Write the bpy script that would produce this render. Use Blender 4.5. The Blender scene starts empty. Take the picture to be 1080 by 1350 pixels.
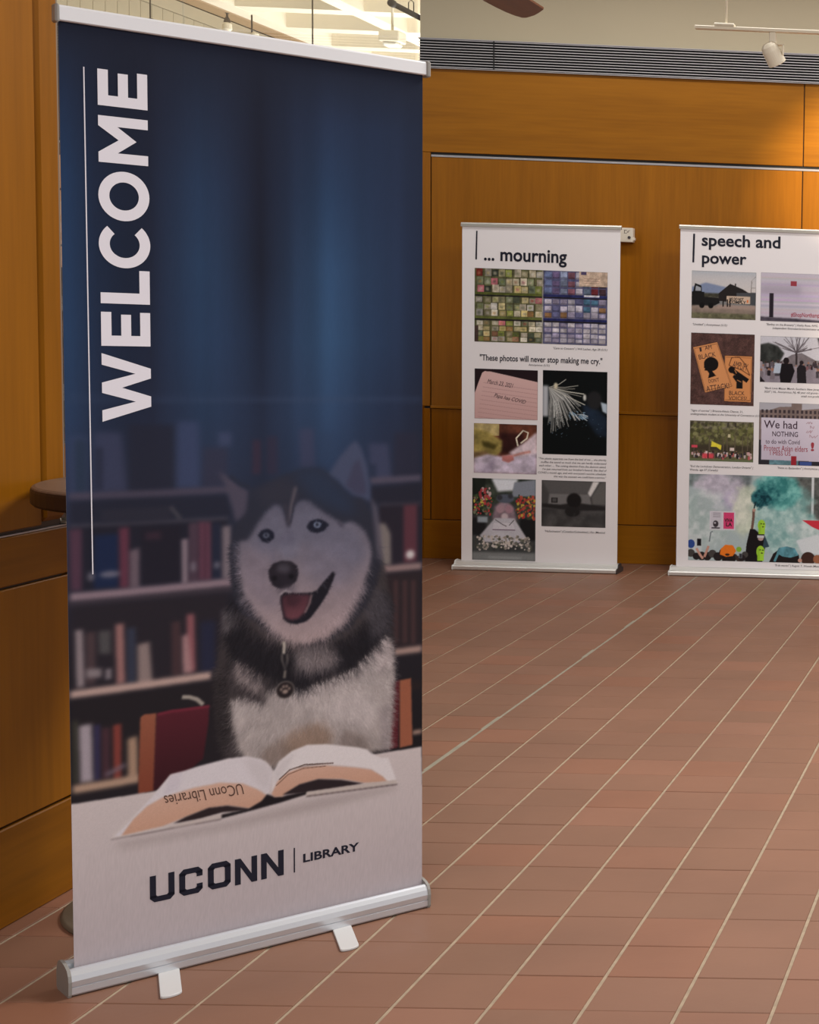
# Library lobby with a tall welcome roll-up banner in front and two exhibition
# roll-up banners along a wood-panelled wall.  World: X along the rear wall,
# Y into the room, Z up, metres.
import bpy, bmesh, math, random
import numpy as np
from mathutils import Matrix, Vector, Euler

random.seed(7)
rng = np.random.default_rng(11)
scene = bpy.context.scene
col = scene.collection

# ------------------------------------------------------------------ camera
cam_data = bpy.data.cameras.new('camera')
cam = bpy.data.objects.new('camera', cam_data)
col.objects.link(cam)
PITCH, ROLL, YAW = 0.07831626, -0.03433464, 0.04597552
cp, sp, cr, sr = math.cos(PITCH), math.sin(PITCH), math.cos(ROLL), math.sin(ROLL)
cyw, syw = math.cos(YAW), math.sin(YAW)
right0 = Vector((cyw, -syw, 0)); fwd0 = Vector((syw, cyw, 0)); up0 = Vector((0, 0, 1))
fwd = cp * fwd0 - sp * up0
down = -(sp * fwd0 + cp * up0)
cx_ = cr * right0 + sr * down
cy_ = -sr * right0 + cr * down
rot = Matrix((cx_, -cy_, -fwd)).transposed()
cam.matrix_world = Matrix.Translation((0, 0, 1.48)) @ rot.to_4x4()
cam_data.sensor_fit = 'AUTO'
cam_data.sensor_width = 36.0
cam_data.lens = 2100.0 / 1350.0 * 36.0
cam_data.shift_x = -(1454.96 - 540.0) / 1350.0        # the picture is the left part of a wider frame
cam_data.shift_y = -(675.0 - 610.55) / 1350.0
cam_data.clip_end = 200
scene.camera = cam

# ------------------------------------------------------------------ world and light
world = bpy.data.worlds.new('world'); scene.world = world
world.use_nodes = True
bg = world.node_tree.nodes['Background']
bg.inputs[0].default_value = (1.0, 1.0, 1.0, 1)
bg.inputs[1].default_value = 0.40

def area(name, loc, rot, sx, sy, watts, colour):
    l = bpy.data.lights.new(name, 'AREA'); l.shape = 'RECTANGLE'; l.size = sx; l.size_y = sy
    l.energy = watts; l.color = colour
    o = bpy.data.objects.new(name, l); col.objects.link(o)
    o.location = loc; o.rotation_euler = rot
    return o
WARM = (1.0, 0.985, 0.96)
NEUT = (0.98, 1.0, 1.04)
# unseen fill lights added below the lobby ceiling
area('lobby_fill_near', (-0.6, -0.9, 3.68), (0, 0, 0), 1.8, 1.8, 122, NEUT)
area('lobby_fill_mid', (0.4, 5.2, 3.68), (0, 0, 0), 1.6, 1.6, 108, WARM)
area('lobby_fill_far', (-1.2, 8.70, 3.70), (0, 0, 0), 4.6, 0.3, 31, WARM)
# unseen upward fill lights added to brighten the hall ceiling behind the glass
area('hall_fill_near', (-6.0, 21.0, 1.6), (math.pi, 0, 0), 5, 7, 420, (1.0, 0.985, 0.94))
area('hall_fill_far', (-7.0, 28.0, 1.6), (math.pi, 0, 0), 5, 7, 470, (1.0, 0.98, 0.92))

scene.view_settings.view_transform = 'Standard'
scene.view_settings.look = 'None'
scene.view_settings.gamma = 1.0
scene.view_settings.use_curve_mapping = False
scene.view_settings.exposure = 0.77

# ------------------------------------------------------------------ helpers
def lin(c):
    c = np.asarray(c, float) / 255.0
    return np.where(c <= 0.04045, c / 12.92, ((c + 0.055) / 1.055) ** 2.4)
def lin4(c):
    l = lin(c); return (float(l[0]), float(l[1]), float(l[2]), 1.0)

MATS = {}
def mat(name, rgb, rough=0.5, metal=0.0, spec=0.5, bump=0.0, bscale=200.0, vary=0.0, vscale=8.0):
    if name in MATS: return MATS[name]
    m = bpy.data.materials.new(name); m.use_nodes = True
    nt = m.node_tree; b = nt.nodes['Principled BSDF']
    b.inputs['Base Color'].default_value = lin4(rgb)
    b.inputs['Roughness'].default_value = rough
    b.inputs['Metallic'].default_value = metal
    b.inputs['Specular IOR Level'].default_value = spec
    tc = nt.nodes.new('ShaderNodeTexCoord')
    nz = nt.nodes.new('ShaderNodeTexNoise'); nz.inputs['Scale'].default_value = vscale
    nz.inputs['Detail'].default_value = 4
    nt.links.new(tc.outputs['Object'], nz.inputs['Vector'])
    if vary:
        mx = nt.nodes.new('ShaderNodeMixRGB'); mx.blend_type = 'MULTIPLY'
        mx.inputs[1].default_value = lin4(rgb)
        rp = nt.nodes.new('ShaderNodeMapRange')
        rp.inputs[1].default_value = 0.3; rp.inputs[2].default_value = 0.7
        rp.inputs[3].default_value = 1 - vary; rp.inputs[4].default_value = 1.0
        nt.links.new(nz.outputs['Fac'], rp.inputs[0])
        nt.links.new(rp.outputs[0], mx.inputs[2]); mx.inputs[0].default_value = 1.0
        nt.links.new(mx.outputs[0], b.inputs['Base Color'])
    if bump:
        n2 = nt.nodes.new('ShaderNodeTexNoise'); n2.inputs['Scale'].default_value = bscale
        nt.links.new(tc.outputs['Object'], n2.inputs['Vector'])
        bp = nt.nodes.new('ShaderNodeBump'); bp.inputs['Strength'].default_value = bump
        bp.inputs['Distance'].default_value = 0.002
        nt.links.new(n2.outputs['Fac'], bp.inputs['Height'])
        nt.links.new(bp.outputs[0], b.inputs['Normal'])
    MATS[name] = m
    return m

def wood(name, dark, light, axis, rough=0.38, coarse=1.0):
    """Straight-grained veneer; axis is the grain direction 'X', 'Y' or 'Z' in object space."""
    m = bpy.data.materials.new(name); m.use_nodes = True
    nt = m.node_tree; b = nt.nodes['Principled BSDF']
    tc = nt.nodes.new('ShaderNodeTexCoord'); mp = nt.nodes.new('ShaderNodeMapping')
    oi = nt.nodes.new('ShaderNodeObjectInfo')
    off = nt.nodes.new('ShaderNodeVectorMath'); off.operation = 'SCALE'
    cmb = nt.nodes.new('ShaderNodeCombineXYZ')
    for i in range(3): nt.links.new(oi.outputs['Random'], cmb.inputs[i])
    nt.links.new(cmb.outputs[0], off.inputs[0]); off.inputs['Scale'].default_value = 9.0
    add = nt.nodes.new('ShaderNodeVectorMath'); add.operation = 'ADD'
    nt.links.new(tc.outputs['Object'], add.inputs[0]); nt.links.new(off.outputs[0], add.inputs[1])
    s = {'X': (0.5, 9, 9), 'Y': (9, 0.5, 9), 'Z': (9, 9, 0.5)}[axis]
    mp.inputs['Scale'].default_value = tuple(v * coarse for v in s)
    nt.links.new(add.outputs[0], mp.inputs['Vector'])
    n1 = nt.nodes.new('ShaderNodeTexNoise'); n1.inputs['Scale'].default_value = 1.0
    n1.inputs['Detail'].default_value = 3; n1.inputs['Distortion'].default_value = 0.4
    n2 = nt.nodes.new('ShaderNodeTexNoise'); n2.inputs['Scale'].default_value = 7.0
    n2.inputs['Detail'].default_value = 5
    nt.links.new(mp.outputs[0], n1.inputs['Vector']); nt.links.new(mp.outputs[0], n2.inputs['Vector'])
    mixf = nt.nodes.new('ShaderNodeMath'); mixf.operation = 'ADD'
    h1 = nt.nodes.new('ShaderNodeMath'); h1.operation = 'MULTIPLY'; h1.inputs[1].default_value = 0.6
    h2 = nt.nodes.new('ShaderNodeMath'); h2.operation = 'MULTIPLY'; h2.inputs[1].default_value = 0.4
    nt.links.new(n1.outputs['Fac'], h1.inputs[0]); nt.links.new(n2.outputs['Fac'], h2.inputs[0])
    nt.links.new(h1.outputs[0], mixf.inputs[0]); nt.links.new(h2.outputs[0], mixf.inputs[1])
    cr_ = nt.nodes.new('ShaderNodeValToRGB')
    cr_.color_ramp.elements[0].position = 0.30; cr_.color_ramp.elements[0].color = lin4(dark)
    cr_.color_ramp.elements[1].position = 0.70; cr_.color_ramp.elements[1].color = lin4(light)
    nt.links.new(mixf.outputs[0], cr_.inputs[0])
    nt.links.new(cr_.outputs[0], b.inputs['Base Color'])
    b.inputs['Roughness'].default_value = rough
    b.inputs['Specular IOR Level'].default_value = 0.22
    bp = nt.nodes.new('ShaderNodeBump'); bp.inputs['Strength'].default_value = 0.06
    bp.inputs['Distance'].default_value = 0.002
    nt.links.new(n2.outputs['Fac'], bp.inputs['Height']); nt.links.new(bp.outputs[0], b.inputs['Normal'])
    MATS[name] = m
    return m

def print_mat():
    m = bpy.data.materials.new('printed_vinyl'); m.use_nodes = True
    nt = m.node_tree; b = nt.nodes['Principled BSDF']
    a = nt.nodes.new('ShaderNodeVertexColor'); a.layer_name = 'ink'
    nt.links.new(a.outputs['Color'], b.inputs['Base Color'])
    b.inputs['Roughness'].default_value = 0.7
    b.inputs['Specular IOR Level'].default_value = 0.1
    MATS['print'] = m
    return m

def link(name, me, material, parent=None, smooth=False):
    o = bpy.data.objects.new(name, me); col.objects.link(o)
    if material is not None:
        me.materials.clear(); me.materials.append(material)
    if parent is not None: o.parent = parent
    if smooth:
        for p in me.polygons: p.use_smooth = True
    return o

def bm_obj(name, bm, material, parent=None, smooth=False):
    bmesh.ops.recalc_face_normals(bm, faces=bm.faces)
    me = bpy.data.meshes.new(name); bm.to_mesh(me); bm.free()
    return link(name, me, material, parent, smooth)

def add_box(bm, lo, hi, bevel=0.0, segs=1):
    r = bmesh.ops.create_cube(bm, size=1.0)
    vs = r['verts']
    for v in vs:
        v.co = Vector(((lo[i] + hi[i]) / 2 + v.co[i] * (hi[i] - lo[i]) for i in range(3)))
    if bevel:
        es = {e for v in vs for e in v.link_edges}
        bmesh.ops.bevel(bm, geom=list(es), offset=bevel, segments=segs, affect='EDGES', profile=0.6)

def box(name, lo, hi, material, parent=None, bevel=0.0, segs=1):
    bm = bmesh.new(); add_box(bm, lo, hi, bevel, segs)
    return bm_obj(name, bm, material, parent)

def add_prism(bm, pts, axis, a, b):
    """Extrude a closed outline; axis 'x': pts are (y,z); 'y': (x,z); 'z': (x,y)."""
    def P(p, t):
        return {'x': (t, p[0], p[1]), 'y': (p[0], t, p[1]), 'z': (p[0], p[1], t)}[axis]
    v0 = [bm.verts.new(P(p, a)) for p in pts]; v1 = [bm.verts.new(P(p, b)) for p in pts]
    n = len(pts)
    for i in range(n): bm.faces.new((v0[i], v0[(i + 1) % n], v1[(i + 1) % n], v1[i]))
    bm.faces.new(v0[::-1]); bm.faces.new(v1)

def prism(name, pts, axis, a, b, material, parent=None, bevel=0.0):
    bm = bmesh.new(); add_prism(bm, pts, axis, a, b)
    if bevel: bmesh.ops.bevel(bm, geom=list(bm.edges), offset=bevel, segments=1, affect='EDGES')
    return bm_obj(name, bm, material, parent)

def add_lathe(bm, prof, seg=32, origin=(0, 0, 0)):
    rings = []
    for r, z in prof:
        if r < 1e-6:
            rings.append([bm.verts.new((origin[0], origin[1], origin[2] + z))])
        else:
            rings.append([bm.verts.new((origin[0] + r * math.cos(2 * math.pi * i / seg),
                                        origin[1] + r * math.sin(2 * math.pi * i / seg), origin[2] + z)) for i in range(seg)])
    for a, b in zip(rings, rings[1:]):
        for i in range(seg):
            j = (i + 1) % seg
            if len(a) == 1 and len(b) == 1: continue
            if len(a) == 1: bm.faces.new((a[0], b[j], b[i]))
            elif len(b) == 1: bm.faces.new((a[i], a[j], b[0]))
            else: bm.faces.new((a[i], a[j], b[j], b[i]))

def lathe(name, prof, material, parent=None, seg=32, origin=(0, 0, 0), smooth=False):
    bm = bmesh.new(); add_lathe(bm, prof, seg, origin)
    return bm_obj(name, bm, material, parent, smooth)

def add_tube(bm, path, r, seg=10):
    path = [Vector(p) for p in path]; rings = []
    for i, p in enumerate(path):
        t = (path[min(i + 1, len(path) - 1)] - path[max(i - 1, 0)]).normalized()
        ref = Vector((0, 0, 1)) if abs(t.z) < 0.9 else Vector((1, 0, 0))
        a = t.cross(ref).normalized(); b = t.cross(a)
        rings.append([bm.verts.new(p + r * (a * math.cos(2 * math.pi * k / seg) + b * math.sin(2 * math.pi * k / seg))) for k in range(seg)])
    for A, B in zip(rings, rings[1:]):
        for k in range(seg):
            bm.faces.new((A[k], A[(k + 1) % seg], B[(k + 1) % seg], B[k]))
    bm.faces.new(rings[0][::-1]); bm.faces.new(rings[-1])

def tube(name, path, r, material, parent=None, seg=10):
    bm = bmesh.new(); add_tube(bm, path, r, seg)
    return bm_obj(name, bm, material, parent, True)

def empty(name, loc, rz=0.0):
    o = bpy.data.objects.new(name, None); col.objects.link(o)
    o.location = loc; o.rotation_euler = (0, 0, rz); o.empty_display_size = 0.1
    return o

def tag(o, label=None, cat=None, group=None, kind=None):
    if label: o['label'] = label
    if cat: o['category'] = cat
    if group: o['group'] = group
    if kind: o['kind'] = kind
    return o
def structure(o, label=None, cat=None):
    return tag(o, label, cat, None, 'structure')

def text_mesh(s, size, bold=0.0, shear=0.0, align='LEFT', spacing=1.0, line=1.0):
    """Flat lettering in the XZ plane (facing -Y), baseline at z = 0."""
    cu = bpy.data.curves.new('lettering', 'FONT')
    cu.body = s; cu.size = size; cu.offset = bold * size; cu.shear = shear
    cu.align_x = align; cu.space_character = spacing; cu.space_line = line
    cu.resolution_u = 3; cu.fill_mode = 'FRONT'
    o = bpy.data.objects.new('lettering', cu); col.objects.link(o)
    dg = bpy.context.evaluated_depsgraph_get()
    me = bpy.data.meshes.new_from_object(o.evaluated_get(dg))
    bpy.data.objects.remove(o); bpy.data.curves.remove(cu)
    return me

def text(s, size, x, z, y, material, parent, angle=0.0, width=None, height=None, **kw):
    """Lettering placed in the parent's XZ plane; width (m) fits the run to a length."""
    me = text_mesh(s, size, **kw)
    co = np.empty(len(me.vertices) * 3); me.vertices.foreach_get('co', co); co = co.reshape(-1, 3)
    w = co[:, 0].max() - co[:, 0].min()
    fx = width / w if width else 1.0
    hh = co[:, 1].max() - co[:, 1].min()
    fz = height / hh if height else (1.0)
    px_, pz_ = co[:, 0] * fx, co[:, 1] * fz
    ca, sa = math.cos(angle), math.sin(angle)
    out = np.stack([x + px_ * ca - pz_ * sa, np.full(len(co), y), z + px_ * sa + pz_ * ca], 1)
    me.vertices.foreach_set('co', out.ravel()); me.update()
    return link('lettering', me, material, parent)

def flat_polys(name, polys, y, material, parent):
    """Flat printed shapes: list of outlines in (x, z) metres, each filled, facing -Y."""
    bm = bmesh.new()
    for pts in polys:
        vs = [bm.verts.new((p[0], y, p[1])) for p in pts]
        f = bm.faces.new(vs); f.normal_update()
    bmesh.ops.triangulate(bm, faces=bm.faces)
    me = bpy.data.meshes.new(name); bm.to_mesh(me); bm.free()
    return link(name, me, material, parent)

# ------------------------------------------------------------------ ink: drawing flat prints into mesh colours
def box_blur(a, r):
    r = int(round(r))
    if r < 1: return a
    k = 2 * r + 1
    for ax in (0, 1):
        pad = [(0, 0)] * a.ndim; pad[ax] = (r + 1, r)
        c = np.cumsum(np.pad(a, pad, mode='edge'), axis=ax)
        n = a.shape[ax]
        a = (np.take(c, range(k, n + k), axis=ax) - np.take(c, range(0, n), axis=ax)) / k
    return a
def soft_blur(a, r):
    for _ in range(2): a = box_blur(a, r)
    return a
def value_noise(h, w, cell, seed, octaves=3):
    g = np.random.default_rng(seed); out = np.zeros((h, w)); amp = 1.0; tot = 0
    for o in range(octaves):
        c = max(1.0, cell / 2 ** o)
        gh, gw = int(h / c) + 3, int(w / c) + 3
        t = g.random((gh, gw))
        yy = np.arange(h) / c; xx = np.arange(w) / c
        yi = yy.astype(int); xi = xx.astype(int)
        fy = (yy - yi)[:, None]; fx = (xx - xi)[None, :]
        fy = fy * fy * (3 - 2 * fy); fx = fx * fx * (3 - 2 * fx)
        a = t[yi][:, xi]; b = t[yi][:, xi + 1]; c_ = t[yi + 1][:, xi]; d = t[yi + 1][:, xi + 1]
        out += amp * ((a * (1 - fx) + b * fx) * (1 - fy) + (c_ * (1 - fx) + d * fx) * fy)
        tot += amp; amp *= 0.5
    return out / tot

class Ink:
    """A sheet of printed colour in millimetres, x right and z up; colours are sRGB 0-255."""
    def __init__(self, x0, x1, z0, z1, res, base=(128, 128, 128)):
        self.x0, self.z0, self.res = x0, z0, res
        self.w = int(round((x1 - x0) / res)) + 1; self.h = int(round((z1 - z0) / res)) + 1
        self.x1 = x0 + (self.w - 1) * res; self.z1 = z0 + (self.h - 1) * res
        self.a = np.empty((self.h, self.w, 3)); self.a[:] = base
    def mask(self, pts, soft=0.0):
        p = (np.asarray(pts, float) - (self.x0, self.z0)) / self.res
        m = int(soft / self.res * 3) + 3
        i0 = max(0, int(p[:, 1].min()) - m); i1 = min(self.h, int(p[:, 1].max()) + m + 2)
        j0 = max(0, int(p[:, 0].min()) - m); j1 = min(self.w, int(p[:, 0].max()) + m + 2)
        if i1 <= i0 or j1 <= j0: return None
        acc = np.zeros((i1 - i0, j1 - j0))
        for oy in (-0.25, 0.25):
            for ox in (-0.25, 0.25):
                yy = (np.arange(i0, i1) + oy)[:, None]; xx = (np.arange(j0, j1) + ox)[None, :]
                ins = np.zeros(acc.shape, bool)
                for (ax, ay), (bx, by) in zip(p, np.roll(p, -1, 0)):
                    if ay == by: continue
                    c = (ay > yy) != (by > yy)
                    ins ^= c & (xx < (bx - ax) * (yy - ay) / (by - ay) + ax)
                acc += ins * 0.25
        if soft: acc = soft_blur(acc, soft / self.res)
        return (slice(i0, i1), slice(j0, j1)), acc
    def poly(self, pts, rgb, soft=0.0, alpha=1.0, rgb2=None, noise=0.0, seed=1, cell=6):
        """Fill; rgb2 makes a top-to-bottom blend (rgb at the top)."""
        r = self.mask(pts, soft)
        if r is None: return
        sl, m = r; m = (m * alpha)[..., None]
        c = np.empty(m.shape[:2] + (3,)); c[:] = rgb
        if rgb2 is not None:
            t = np.linspace(1, 0, m.shape[0])[:, None, None]
            c = np.asarray(rgb, float) * (1 - t) + np.asarray(rgb2, float) * t
            c = np.broadcast_to(c, m.shape[:2] + (3,)).copy()
        if noise: c = c * (1 + noise * (value_noise(m.shape[0], m.shape[1], cell, seed)[..., None] - 0.5))
        self.a[sl] = self.a[sl] * (1 - m) + c * m
    def rect(self, x0, z0, x1, z1, rgb, **k): self.poly([(x0, z0), (x1, z0), (x1, z1), (x0, z1)], rgb, **k)
    def disc(self, c, r, rgb, ry=None, ang=0.0, **k):
        ry = ry or r; ca, sa = math.cos(ang), math.sin(ang)
        self.poly([(c[0] + r * math.cos(t) * ca - ry * math.sin(t) * sa, c[1] + r * math.cos(t) * sa + ry * math.sin(t) * ca)
                   for t in np.linspace(0, 2 * math.pi, 25)[:-1]], rgb, **k)
    def line(self, pts, width, rgb, **k):
        pts = [np.asarray(p, float) for p in pts]
        L, R = [], []
        for i, p in enumerate(pts):
            t = pts[min(i + 1, len(pts) - 1)] - pts[max(i - 1, 0)]; t = t / (np.hypot(*t) + 1e-9)
            n = np.array((-t[1], t[0])) * width / 2
            L.append(p + n); R.append(p - n)
        self.poly(L + R[::-1], rgb, **k)
    def hair(self, pts, n, length, angle, spread, jitter=0.12, alpha=0.8, seed=3, width=1):
        """Smear short strands from inside an outline: fur.  angle may be a function of (x, z)."""
        g = np.random.default_rng(seed)
        p = np.asarray(pts, float); lo, hi = p.min(0), p.max(0)
        q = lo + g.random((n * 3, 2)) * (hi - lo)
        ins = np.zeros(len(q), bool)
        for (ax, ay), (bx, by) in zip(p, np.roll(p, -1, 0)):
            if ay == by: continue
            ins ^= ((ay > q[:, 1]) != (by > q[:, 1])) & (q[:, 0] < (bx - ax) * (q[:, 1] - ay) / (by - ay) + ax)
        q = q[ins][:n]
        ang = np.array([angle(*t) for t in q]) if callable(angle) else np.full(len(q), angle)
        ang = ang + g.normal(0, spread, len(q))
        ln = length * (0.5 + g.random(len(q)))
        def idx(x, z):
            return (np.clip(((z - self.z0) / self.res).round().astype(int), 0, self.h - 1),
                    np.clip(((x - self.x0) / self.res).round().astype(int), 0, self.w - 1))
        i, j = idx(q[:, 0], q[:, 1]); c = self.a[i, j] * (1 + g.normal(0, jitter, len(q)))[:, None]
        steps = int(length * 1.5 / self.res) + 2
        for s in np.linspace(0, 1, steps):
            i, j = idx(q[:, 0] + np.cos(ang) * ln * s, q[:, 1] + np.sin(ang) * ln * s)
            a = alpha * (1 - s) ** 0.7
            self.a[i, j] = self.a[i, j] * (1 - a) + c * a
            if width > 1:
                j2 = np.minimum(j + 1, self.w - 1)
                self.a[i, j2] = self.a[i, j2] * (1 - a * .6) + c * a * .6
    def cloud(self, cx, cz, rx, rz, dark, light, seed, alpha=1.0, rough=1.5, cell=40):
        """Billowing soft-edged smoke around a centre."""
        X = (self.x0 + np.arange(self.w) * self.res)[None, :]; Z = (self.z0 + np.arange(self.h) * self.res)[:, None]
        n = value_noise(self.h, self.w, cell / self.res, seed, 4); n2 = value_noise(self.h, self.w, cell * .5 / self.res, seed + 50, 4)
        d = 1 - ((X - cx) / rx) ** 2 - ((Z - cz) / rz) ** 2 + (n - .5) * rough
        m = np.clip(d * 1.6, 0, 1); m = (m * m * (3 - 2 * m) * alpha)[..., None]
        t = np.clip((n2 - .3) / .4, 0, 1)[..., None]
        c = np.asarray(dark, float) * (1 - t) + np.asarray(light, float) * t
        self.a[:] = self.a * (1 - m) + c * m
    def speck(self, amount, seed=5, cell=1.0):
        g = np.random.default_rng(seed)
        self.a *= 1 + amount * (g.random((self.h, self.w, 1)) - 0.5)
    def sheet(self, name, y, parent, ox=0.0, xs=None, zs=None, gain=1.0):
        """Turn the drawing into a flat mesh in the parent's XZ plane with one colour per point."""
        if xs is None: xs = np.linspace(self.x0, self.x1, self.w)
        if zs is None: zs = np.linspace(self.z0, self.z1, self.h)
        jx = np.clip((xs - self.x0) / self.res, 0, self.w - 1.001); iz = np.clip((zs - self.z0) / self.res, 0, self.h - 1.001)
        j0 = jx.astype(int); i0 = iz.astype(int); fx = (jx - j0)[None, :, None]; fz = (iz - i0)[:, None, None]
        A = self.a
        c = (A[i0][:, j0] * (1 - fx) + A[i0][:, j0 + 1] * fx) * (1 - fz) + (A[i0 + 1][:, j0] * (1 - fx) + A[i0 + 1][:, j0 + 1] * fx) * fz
        nx, nz = len(xs), len(zs)
        co = np.empty((nz, nx, 3)); co[..., 0] = (xs / 1000.0 + ox)[None, :]; co[..., 1] = y; co[..., 2] = (zs / 1000.0)[:, None]
        me = bpy.data.meshes.new(name)
        me.vertices.add(nx * nz); me.vertices.foreach_set('co', co.ravel())
        k = np.arange(nx * nz).reshape(nz, nx)
        f = np.stack([k[:-1, :-1], k[:-1, 1:], k[1:, 1:], k[1:, :-1]], -1).reshape(-1)
        nf = len(f) // 4
        me.loops.add(len(f)); me.loops.foreach_set('vertex_index', f.astype(np.int32))
        me.polygons.add(nf); me.polygons.foreach_set('loop_start', np.arange(0, len(f), 4, dtype=np.int32))
        me.update(calc_edges=True); me.validate()
        at = me.color_attributes.new('ink', 'FLOAT_COLOR', 'POINT')
        rgba = np.ones((nx * nz, 4)); rgba[:, :3] = np.clip(lin(np.clip(c, 0, 255)).reshape(-1, 3) * gain, 0, 0.92)
        at.data.foreach_set('color', rgba.ravel())
        return link(name, me, MATS['print'], parent)

print_mat()
M_GROUT = mat('grout', (168, 148, 124), 0.9, vary=0.25, vscale=30)
M_RAIL = mat('white_satin_rail', (232, 232, 234), 0.45, 0.15)
M_ALU = mat('brushed_aluminium', (214, 217, 222), 0.30, 0.6, bump=0.03, bscale=400)
M_ALUCAP = mat('grey_plastic_cap', (138, 134, 128), 0.5)
M_FOOT = mat('light_grey_foot', (198, 196, 194), 0.45)
M_BLACK = mat('black_slot', (14, 13, 14), 0.7)
M_VINYL = mat('white_vinyl', (226, 221, 222), 0.55, spec=0.3)
M_INKDARK = mat('dark_navy_ink', (24, 25, 40), 0.6, spec=0.25)
M_INKWHITE = mat('white_ink', (226, 223, 230), 0.6, spec=0.25)
M_INKGREY = mat('grey_ink', (66, 62, 66), 0.6, spec=0.25)
M_PLASTER = mat('beige_plaster', (184, 172, 146), 0.85, vary=0.05, vscale=1.2)
M_CEIL = mat('ceiling_paint', (206, 198, 180), 0.9)
M_CREAM = mat('cream_concrete', (228, 219, 200), 0.85, vary=0.06, vscale=3)
M_DARKBROWN = mat('dark_brown_paint', (60, 46, 38), 0.5)
M_STRIP = mat('grey_metal_strip', (176, 172, 174), 0.4, 0.6)
M_SLAT = mat('slat_metal', (190, 186, 188), 0.5, 0.2)
M_LAMPWHITE = mat('cream_lamp_enamel', (226, 216, 194), 0.45)
W_V = wood('oak_veneer_vertical', (126, 76, 5), (152, 94, 13), 'Z')
W_H = wood('oak_veneer_horizontal', (128, 78, 7), (156, 99, 16), 'X')
W_HY = wood('oak_veneer_horizontal_side', (118, 70, 3), (143, 88, 9), 'Y')
W_FAN = wood('fan_blade_walnut', (96, 56, 34), (122, 74, 46), 'Y', 0.35)
W_TABLE = wood('table_laminate', (92, 72, 60), (118, 95, 80), 'X', 0.35)
M_TABLE_EDGE = mat('dark_table_edge', (34, 17, 13), 0.5)
M_TABLE_BASE = mat('grey_iron_base', (104, 92, 76), 0.55)

# ------------------------------------------------------------------ the setting
X_LEFT, X_GLASS, X_END, Y_BACK = -2.392, -3.707, 2.6, 9.815
Y_FRONT, H_CEIL = -2.0, 3.75

# floor: grout bed and quarry tiles.  Light joints run into the room every 0.2023 m,
# tiles are butted every 0.1823 m along that direction.
def tile_mat():
    m = bpy.data.materials.new('quarry_tile'); m.use_nodes = True
    nt = m.node_tree; b = nt.nodes['Principled BSDF']
    oi = nt.nodes.new('ShaderNodeObjectInfo'); ge = nt.nodes.new('ShaderNodeNewGeometry')
    ad = nt.nodes.new('ShaderNodeMath'); ad.operation = 'ADD'
    fr = nt.nodes.new('ShaderNodeMath'); fr.operation = 'FRACT'
    nt.links.new(oi.outputs['Random'], ad.inputs[0]); nt.links.new(ge.outputs['Random Per Island'], ad.inputs[1])
    nt.links.new(ad.outputs[0], fr.inputs[0])
    rp = nt.nodes.new('ShaderNodeValToRGB')
    e = rp.color_ramp.elements
    e[0].position = 0.0; e[0].color = lin4((125, 89, 69))
    e[1].position = 1.0; e[1].color = lin4((135, 95, 75))
    x = e.new(0.75); x.color = lin4((129, 91, 71)); x = e.new(0.9); x.color = lin4((133, 89, 67))
    nt.links.new(fr.outputs[0], rp.inputs[0])
    nz = nt.nodes.new('ShaderNodeTexNoise'); nz.inputs['Scale'].default_value = 2.2; nz.inputs['Detail'].default_value = 6
    nt.links.new(ge.outputs['Position'], nz.inputs['Vector'])
    mr = nt.nodes.new('ShaderNodeMapRange'); mr.inputs[1].default_value = 0.3; mr.inputs[2].default_value = 0.7
    mr.inputs[3].default_value = 0.88; mr.inputs[4].default_value = 1.06
    nt.links.new(nz.outputs['Fac'], mr.inputs[0])
    mx = nt.nodes.new('ShaderNodeMixRGB'); mx.blend_type = 'MULTIPLY'; mx.inputs[0].default_value = 1
    nt.links.new(rp.outputs[0], mx.inputs[1]); nt.links.new(mr.outputs[0], mx.inputs[2])
    nt.links.new(mx.outputs[0], b.inputs['Base Color'])
    n2 = nt.nodes.new('ShaderNodeTexNoise'); n2.inputs['Scale'].default_value = 5; n2.inputs['Detail'].default_value = 3
    nt.links.new(ge.outputs['Position'], n2.inputs['Vector'])
    m2 = nt.nodes.new('ShaderNodeMapRange'); m2.inputs[3].default_value = 0.42; m2.inputs[4].default_value = 0.62
    nt.links.new(n2.outputs['Fac'], m2.inputs[0]); nt.links.new(m2.outputs[0], b.inputs['Roughness'])
    b.inputs['Specular IOR Level'].default_value = 0.4
    n3 = nt.nodes.new('ShaderNodeTexNoise'); n3.inputs['Scale'].default_value = 60
    nt.links.new(ge.outputs['Position'], n3.inputs['Vector'])
    bp = nt.nodes.new('ShaderNodeBump'); bp.inputs['Strength'].default_value = 0.10; bp.inputs['Distance'].default_value = 0.002
    nt.links.new(n3.outputs['Fac'], bp.inputs['Height']); nt.links.new(bp.outputs[0], b.inputs['Normal'])
    return m
M_TILE = tile_mat()
TX, TY = 0.2023, 0.18228
X0_T, Y0_T = -0.7240, 3.3691                # one crossing of the joints
GAPX, GAPY, DEPTH = 0.0085, 0.0028, 0.0030
floor = box('floor', (-3.9, Y_FRONT, -0.12), (X_END, Y_BACK + 0.2, -DEPTH), M_GROUT)
structure(floor, 'reddish-brown quarry tile floor with pale mortar lines', 'floor')

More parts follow.
